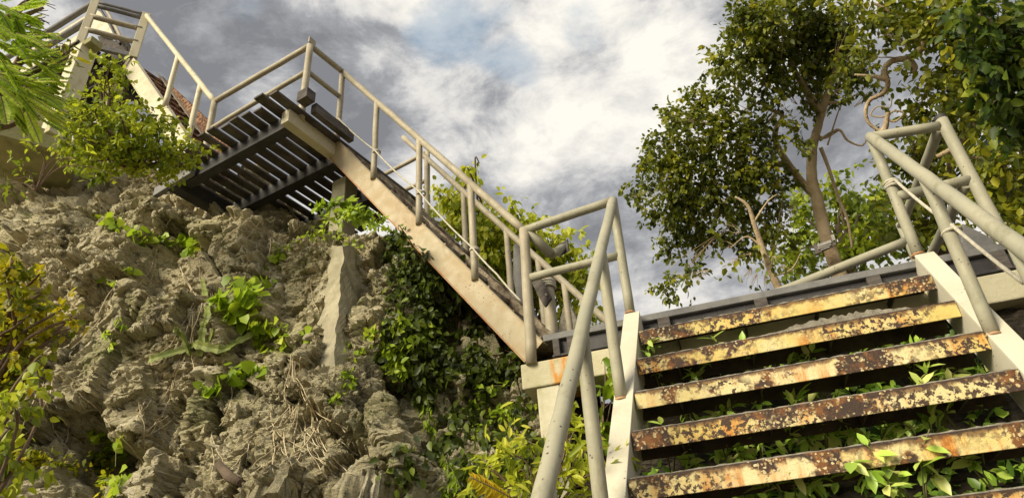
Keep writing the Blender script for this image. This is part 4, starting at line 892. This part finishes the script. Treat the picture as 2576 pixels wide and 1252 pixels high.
# ivy and creepers on the shaded rock
def creeper(label, pix, key, size, n, spr, shape=HEART, tint=0, r=.0035, group=None, droop=.5, off=.05, name='creeper', cat='creeper', lift=.3):
    """a stem following the rock along the given picture path, leaves hanging from it"""
    base = None; C, Dd, Nn, S, T = [], [], [], [], []; mb = MB(); t = None
    for path in pix:
        H = []
        for x, y in path:
            h, nr = hit(x, y, off)
            if h is None: h = at(x, y, 4.3)
            H.append(h)
        if t is None: t = thing(name, label, cat, H[0], group)
        P = smoothpath([h+Vector(rv(1)[0])*.012 for h in H], 6) if len(H) > 1 else H
        if len(P) > 1: mb = MB(); mb.tube(P, r, 5, wob=.15); mb.build('stem', M['stem'], t)
        m = max(2, int(n*len(path)))
        for _ in range(m):
            q = P[random.randrange(len(P))]+Vector(rv(1)[0])*spr*random.random(); C.append(tuple(q)); dv = Vector(rv(1)[0]); dv.z -= droop; dv.y -= .3; Dd.append(tuple(dv)); nn2 = Vector((-.35, -.9, lift))+Vector(rv(1)[0])*.5; Nn.append(tuple(nn2)); S.append(size*random.uniform(.6, 1.25)); T.append(min(1, max(0, .5+tint+.2*random.gauss(0, 1))))
    leafobj('leaves', (np.array(C), np.array(Dd), np.array(Nn), np.array(S), np.array(T)), LEAF[key], t, shape); return t
G = 'creepers spreading over the rock'
creeper('heart-leaved creeper strung along the upper left rock edge', [[(255,545),(270,560),(300,575),(330,590),(370,600)],[(370,600),(400,605),(440,608),(475,615)],[(455,620),(480,610),(500,625),(490,635)]], 'heart', .085, 9, .055, group=G)
creeper('pair of small heart leaves high on the grey rock face', [[(280,700),(300,712)],[(325,672),(338,680)]], 'heart', .07, 3, .04, group=G)
creeper('large heart-leaved creeper in the middle of the rock above the spiny stems', [[(560,770),(580,740),(610,720),(650,715),(665,700)],[(575,790),(590,760),(620,740),(640,750)],[(620,790),(600,800),(605,770)],[(650,700),(690,660),(700,640)]], 'heart', .095, 10, .07, group=G)
creeper('heart-leaved creeper trailing below the centre of the rock', [[(640,800),(680,810),(720,830),(760,850)],[(690,850),(700,880),(680,870)],[(640,860),(655,830)]], 'heart', .07, 12, .07, group=G, tint=.1)
creeper('round-leaved creeper patch near the dark crevice low on the rock', [[(500,965),(520,975),(540,960)],[(570,940),(585,930),(560,945)],[(620,970),(640,930),(660,935)]], 'heart', .085, 5, .05, group=G, tint=-.1)
creeper('small leafy creeper at the lip of the dark hollow low on the left', [[(235,1080),(255,1100),(270,1110),(300,1085)],[(230,1140),(260,1150),(300,1130),(240,1170)],[(270,1190),(290,1210),(300,1240)]], 'heart', .065, 10, .06, group=G)
creeper('yellow-green ground creeper along the bottom left ledge', [[(10,1130),(60,1150),(120,1165),(200,1170),(250,1150)],[(240,1150),(260,1190),(280,1240)],[(100,1150),(60,1170),(0,1180)]], 'yellow', .045, 40, .09, OVAL, group=G, tint=-.25)
creeper('ragged leafy sprig hanging alone at mid left of the rock', [[(265,820),(272,850),(268,880)],[(300,800),(302,820)]], 'heart', .06, 5, .03, OVAL, group=G, tint=.1)
creeper('fine green runner creeping along the rock crest under the slatted landing', [[(760,580),(800,560),(850,545),(900,540),(960,560)],[(700,620),(760,600),(820,590),(900,610)],[(870,540),(920,550),(990,590)]], 'heart', .045, 26, .06, OVAL, group=G)
creeper('creeper at the foot of the column under the slatted landing', [[(800,515),(850,512),(890,525),(930,545)],[(860,530),(900,545),(940,580)]], 'heart', .05, 26, .06, OVAL, group=G, tint=-.15)
creeper('row of small pointed leaves hanging from a horizontal runner on the pale pillar rock', [[(780,835),(850,838),(920,845)],[(880,860),(960,862),(1020,850)]], 'heart', .055, 13, .02, SLIM, group=G, droop=1.6, tint=.15)
creeper('bright spray of oval leaves right of the pale pillar rock', [[(910,890),(950,870),(1000,850),(1040,850),(1080,845)],[(960,905),(1000,890),(1040,870)],[(930,860),(990,835),(1050,820)],[(1000,900),(990,930)]], 'heart', .06, 26, .075, OVAL, group=G, tint=.12, off=.10)
creeper('small leafy tuft on the crack line below the pillar rock', [[(850,960),(880,955),(870,975)],[(860,1000),(870,985)]], 'heart', .05, 14, .05, OVAL, group=G)
creeper('hanging string of pointed leaves down the dark right part of the rock', [[(1090,1000),(1075,1060),(1080,1120),(1110,1180),(1130,1240)],[(1085,960),(1070,1010)],[(1100,1150),(1140,1200),(1180,1240)]], 'heart', .06, 20, .05, SLIM, group=G, droop=1.2, tint=-.15)
creeper('small round-leaved sprays in the shade near the concrete column', [[(1170,1000),(1210,990),(1250,985)],[(1230,1010),(1280,1015),(1320,1010)],[(1180,1050),(1200,1060)],[(1290,1040),(1310,1000)]], 'heart', .05, 16, .06, OVAL, group=G, tint=-.1, off=.12)
# shaded ivy mass: nobody could count its leaves
C, Dd, Nn, S, T = [], [], [], [], []
for _ in range(15000):
    x, y = random.uniform(960, 1370), random.uniform(590, 1240)
    den = fbm(np.array([[x/80., y/80., 3.3]]), 3)[0]
    lim = 960+max(0, (y-640))*.12+40*math.sin(y*.02)
    if x < lim+random.uniform(-40, 60) or den < -.12+.3*random.random()+(0.12 if y > 950 else -.1): continue
    h, nr = hit(x, y, random.uniform(.01, .16))
    if h is None: continue
    C.append(tuple(h)); dv = Vector(rv(1)[0]); dv.z -= .8; Dd.append(tuple(dv)); Nn.append(tuple(Vector((-.3, -.9, .4))+Vector(rv(1)[0])*.7)); S.append(random.uniform(.035, .075)); T.append(min(1, max(0, .42+.22*random.gauss(0, 1))))
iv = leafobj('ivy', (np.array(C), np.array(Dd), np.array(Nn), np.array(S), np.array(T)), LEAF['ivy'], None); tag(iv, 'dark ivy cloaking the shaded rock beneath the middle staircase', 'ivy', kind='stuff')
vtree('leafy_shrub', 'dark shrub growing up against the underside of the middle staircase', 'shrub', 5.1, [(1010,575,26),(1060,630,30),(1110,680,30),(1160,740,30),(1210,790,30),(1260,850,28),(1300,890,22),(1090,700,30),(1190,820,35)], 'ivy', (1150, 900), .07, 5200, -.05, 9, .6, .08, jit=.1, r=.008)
# little plants and grass growing in the second ledge at the left
vtree('leafy_shrub', 'low yellow-green weeds on the rock ledge at the far left', 'weeds', 5.6, [(20,455,20),(60,430,25),(110,400,28),(150,390,28),(0,470,14),(190,400,22),(90,370,20),(230,420,20)], 'bright', (90, 480), .06, 2600, -.1, 8, .2, .08, SLIM, jit=.2, shell=.2, r=.005)
# hanging roots
def roots(label, starts, name='hanging_roots'):
    t = None
    for (x, y, L_, dx, n) in starts:
        for _ in range(n):
            xx, yy = x+random.uniform(-18, 18), y+random.uniform(-10, 10); P = []; ang = math.atan2(1, dx+random.uniform(-.5, .5)); cur = random.uniform(-.07, .07); steps = int(L_*random.uniform(.5, 1.15)/8)
            for k in range(steps):
                h, nr = hit(xx, yy, .016)
                if h is not None and (not P or (h-P[-1]).length < .30): P.append(h)
                elif P: P.append(P[-1]+Vector((math.cos(ang)*.02, 0, -math.sin(ang)*.035)))
                xx += math.cos(ang)*8; yy += math.sin(ang)*8; ang += cur+random.uniform(-.16, .16)+(.12 if ang < .5 else 0)-(.12 if ang > 2.6 else 0)
                if random.random() < .12: cur = random.uniform(-.09, .09)
            if len(P) < 4: continue
            if t is None: t = thing(name, label, 'roots', P[0], 'dry roots hanging on the rock')
            A = np.array([tuple(p) for p in P])
            for _k in range(2): A[1:-1] = (A[:-2]+A[1:-1]*1.6+A[2:])/3.6
            mb = MB(); P = smoothpath([Vector(a) for a in A], 3); rr0 = random.uniform(.0018, .0042); m = len(P); mb.tube(P, [rr0*(1-.5*i/m) for i in range(m)], 5, wob=.15); mb.build('strand', M['root'], t)
    return t
roots('pale dry root strands hanging on the upper left rock', [(400, 590, 230, -.25, 3), (300, 700, 300, .02, 2), (410, 540, 60, -.1, 2), (230, 480, 120, .2, 3), (120, 470, 90, -.3, 3)])
roots('tangle of dry roots down the middle of the rock', [(480, 640, 220, .0, 6), (500, 760, 200, -.2, 5), (540, 720, 240, .0, 4), (450, 680, 180, .25, 3), (470, 860, 160, -.4, 3)])
roots('bunch of pale roots fanning out low on the rock', [(745, 900, 330, .0, 6), (760, 1010, 220, .35, 5), (745, 1010, 230, -.45, 6), (700, 1090, 150, -.3, 5), (800, 1050, 180, .1, 4), (780, 1130, 110, .8, 3)])
roots('long root strand and thin runners on the pillar rock', [(850, 600, 360, -.15, 2), (790, 700, 240, -.1, 2), (690, 600, 120, .5, 3), (640, 560, 140, -.5, 3), (900, 620, 120, .5, 2), (880, 560, 90, .9, 2), (760, 560, 130, -1.0, 4)])
roots('dry root threads on the lower left rock', [(360, 1000, 120, -.2, 3), (440, 960, 160, .2, 2), (120, 960, 280, .15, 4), (530, 1090, 140, -.1, 2), (580, 960, 200, .0, 1), (210, 1000, 160, .5, 3), (620, 1120, 120, -.6, 2), (300, 1100, 130, .9, 2), (420, 1050, 120, -1.4, 3)])
# spiny three-edged stems
sc_ = thing('spiny_stem_plant', 'cactus-like plant with long three-edged spiny stems on the rock', 'succulent plant', hit(495, 880, .03)[0] or at(495, 880, 4))
for path, w in (([(380,918),(410,912),(450,885),(500,878)], .030), ([(500,878),(560,862),(600,845),(660,810)], .034), ([(425,822),(455,845),(490,870)], .026), ([(495,880),(515,840),(528,800),(525,710)], .030), ([(500,878),(530,850),(545,830)], .02), ([(640,830),(670,822),(690,800)], .02)):
    H = [hit(x, y, .07)[0] or at(x, y, 4) for x, y in path]; P = smoothpath(H, 6); mb = MB(); vs = []; fs = []; m = len(P)
    for i, p in enumerate(P):
        dd = (P[min(i+1, m-1)]-P[max(i-1, 0)]).normalized(); u = dd.cross(Vector((0, -1, .2))).normalized(); v = dd.cross(u)
        for k in range(6):
            a = k/6*2*math.pi; rr0 = w*(1.0 if k % 2 == 0 else .32)*(.8+.35*(i % 2))*(1-.55*(i/m)**3); vs.append(p+u*math.cos(a)*rr0+v*math.sin(a)*rr0)
    for i in range(m-1):
        for k in range(6): a = i*6+k; b = i*6+(k+1) % 6; fs.append((a, b, b+6, a+6))
    mb.add(vs, fs); mb.build('stem', CACT if 'CACT' in globals() else (globals().__setitem__('CACT', simple('spiny stem skin', (.13,.17,.03), (.28,.32,.08), 12, .6)) or CACT), sc_)
# undergrowth seen between the treads
def plant(label, x, y, dep, n, ln, up=.6, key='broad', tint=0):
    dep -= .02; b = at(x, y, dep); t = thing('leafy_plant', label, 'plant', b-Vector((0,0,.1)), 'plants growing up behind the treads'); C, Dd, Nn, S, T = [], [], [], [], []; mb = MB()
    ns = max(2, n//7)
    for k in range(ns):
        ax = Vector((random.uniform(-1, 1), random.uniform(-.7, .3), random.uniform(.2, 1.1)*up)).normalized(); tip = b+ax*random.uniform(.08, .2)*ln/.09; mb.tube([b-Vector((0,0,.12)), (b+tip)/2+Vector((0,0,.02)), tip], [.004, .003, .002], 5)
        for j in range(7):
            f = random.random()**.6; q = b.lerp(tip, f); dv = ax*.5+Vector(rv(1)[0]); dv.z -= .15; dv.y -= .2; C.append(tuple(q)); Dd.append(tuple(dv)); Nn.append(tuple(Vector((-.2, -.6, .8))+Vector(rv(1)[0])*.45)); S.append(ln*random.uniform(.5, 1.0)); T.append(min(1, max(0, .68+tint+.22*random.gauss(0, 1))))
    mb.build('stems', M['stem'], t); leafobj('leaves', (np.array(C), np.array(Dd), np.array(Nn), np.array(S), np.array(T)), LEAF[key], t, dict(mid=[0, .35, .7, 1], side=[(.28, .20), (.66, .19)]), fold=.08)
for a in [('cluster of glossy leaves behind the second step from the top', 1860, 905, 3.9, 34, .105), ('leafy sprig between the third and fourth visible steps, left of centre', 1730, 1050, 3.75, 40, .075), ('glossy leaves between the third and fourth steps in the centre', 2080, 985, 3.7, 34, .10), ('yellowish sprig between the third and fourth steps toward the right', 2270, 940, 3.7, 26, .09), ('small leafy plant by the left stringer between the top steps', 1640, 880, 3.95, 16, .08),
          ('largest leafy plant in the gap above the bottom step', 2060, 1115, 3.4, 55, .115), ('drooping narrow leaves by the left stringer above the bottom step', 1680, 1150, 3.4, 34, .09), ('glossy plant right of the largest one above the bottom step', 2200, 1105, 3.4, 42, .10), ('leafy tuft left of the largest plant above the bottom step', 1900, 1150, 3.45, 50, .085), ('leafy plant under the bottom step at bottom centre right', 1990, 1240, 3.0, 46, .105), ('big leafy plant under the bottom step near the right', 2300, 1235, 2.95, 46, .11), ('two yellowed leaves under the bottom step at the far right', 2480, 1170, 3.1, 12, .10), ('small plant high between the right-hand steps', 2330, 1000, 3.6, 16, .085), ('dark leafy tuft beneath the second step on the left', 1660, 960, 3.85, 16, .085), ('low leaves at the right end above the bottom step', 2420, 1060, 3.5, 24, .085)]:
    plant(*a)
for a in [('leafy sprig just right of centre between the second and third steps', 2010, 925, 3.85, 26, .085), ('narrow sprig at the left between the second and third steps', 1760, 960, 3.8, 24, .08), ('leafy clump at the left between the fourth and fifth steps', 1800, 1085, 3.55, 40, .085), ('bright clump in the centre between the fourth and fifth steps', 1990, 1050, 3.5, 40, .095), ('leafy clump at the right between the fourth and fifth steps', 2350, 1010, 3.5, 34, .09), ('bright leafy clump above the bottom step near its right end', 2330, 1110, 3.35, 40, .095), ('low sprigs above the bottom step between the centre and left stringer', 1790, 1175, 3.35, 36, .085)]:
    plant(*a, tint=.1)
C, Dd, Nn, S, T = [], [], [], [], []
for _ in range(3600):
    x, y = random.uniform(1590, 2600), random.uniform(840, 1300); den = fbm(np.array([[x/90., y/60., 7.3]]), 2)[0]
    if den < .02+.2*random.random(): continue
    h, nr = hit(x, y, random.uniform(.01, .10))
    if h is None: continue
    C.append(tuple(h)); dv = Vector(rv(1)[0]); dv.z += .1; Dd.append(tuple(dv)); Nn.append(tuple(Vector((-.3, -.5, .9))+Vector(rv(1)[0])*.6)); S.append(random.uniform(.04, .08)); T.append(min(1, max(0, .3+.25*random.gauss(0, 1))))
gc = leafobj('ground_cover', (np.array(C), np.array(Dd), np.array(Nn), np.array(S), np.array(T)), LEAF['broad'], None); tag(gc, 'low leafy ground cover on the soil with shade painted in behind the treads', 'ground cover', kind='stuff')
# plants to the right below the first landing
vtree('leafy_shrub', 'dark leafy shrub in the bottom right corner beyond the right stringer', 'shrub', 4.6, [(2560,820,40),(2540,870,40),(2590,900,50),(2550,790,25)], 'ivy', (2560, 1000), .07, 3600, .1, 8, .4, .08, jit=.1, r=.006)
# orange fern frond
of = thing('fern_frond', 'orange and yellow drooping fern frond at the bottom of the bush', 'fern', at(1280, 1260, 2.9)); C, Dd, Nn, S, T = [], [], [], [], []
a = at(1285, 1250, 2.9); b = at(1185, 1195, 2.85); pts = frond(C, Dd, Nn, S, T, a, b-a, (b-a).length, 18, .05, .75, .05); mb = MB(); mb.tube(pts, .003, 5); mb.build('midrib', M['twig'], of); leafobj('leaflets', (np.array(C), np.array(Dd), np.array(Nn), np.array(S), np.array(T)), LEAF['yellow'], of, SLIM)
# broken branch stubs lodged in the rock, sign on the trunk
db = thing('broken_branch', 'short broken branch stub lodged in a crack low on the rock', 'branch', hit(590, 1180, .03)[0] or at(590, 1180, 3.5)); h1, h2 = hit(562, 1160, .05)[0], hit(620, 1195, .05)[0]
mb = MB(); mb.tube([h1, (h1+h2)/2+Vector((0,0,-.02)), h2], [.022, .026, .018], 9, wob=.15); mb.build('wood', M['bark_dark'], db)
sg = thing('sign_board', 'small faded sign board fixed to the pale trunk', 'sign', at(2078, 630, 9.2))
P = [at(x, y, 9.25) for x, y in ((2046, 616), (2098, 599), (2102, 615), (2052, 639))]; q = (P[1]-P[0]).normalized(); nrm_s = q.cross((P[3]-P[0]).normalized()).normalized(); 
mb = MB(); mb.add(P+[p+Vector((0, .03, 0)) for p in P], [(0,1,2,3), (7,6,5,4), (0,4,5,1), (1,5,6,2), (2,6,7,3), (3,7,4,0)]); mb.build('board', M['sign_grey'], sg)
def stroke(x0, y0, x1, y1, w): a = at(x0, y0, 9.235); b_ = at(x1, y1, 9.235); m_ = MB(); m_.beam(a, b_, .006, w, up=(P[0]-P[3]).normalized()); return m_.build('faint_line', M['sign_white'], sg)
stroke(2056, 618, 2090, 606, .035); stroke(2056, 625, 2090, 614, .012); stroke(2064, 628, 2086, 620, .010); stroke(2091, 598, 2099, 596, .07)
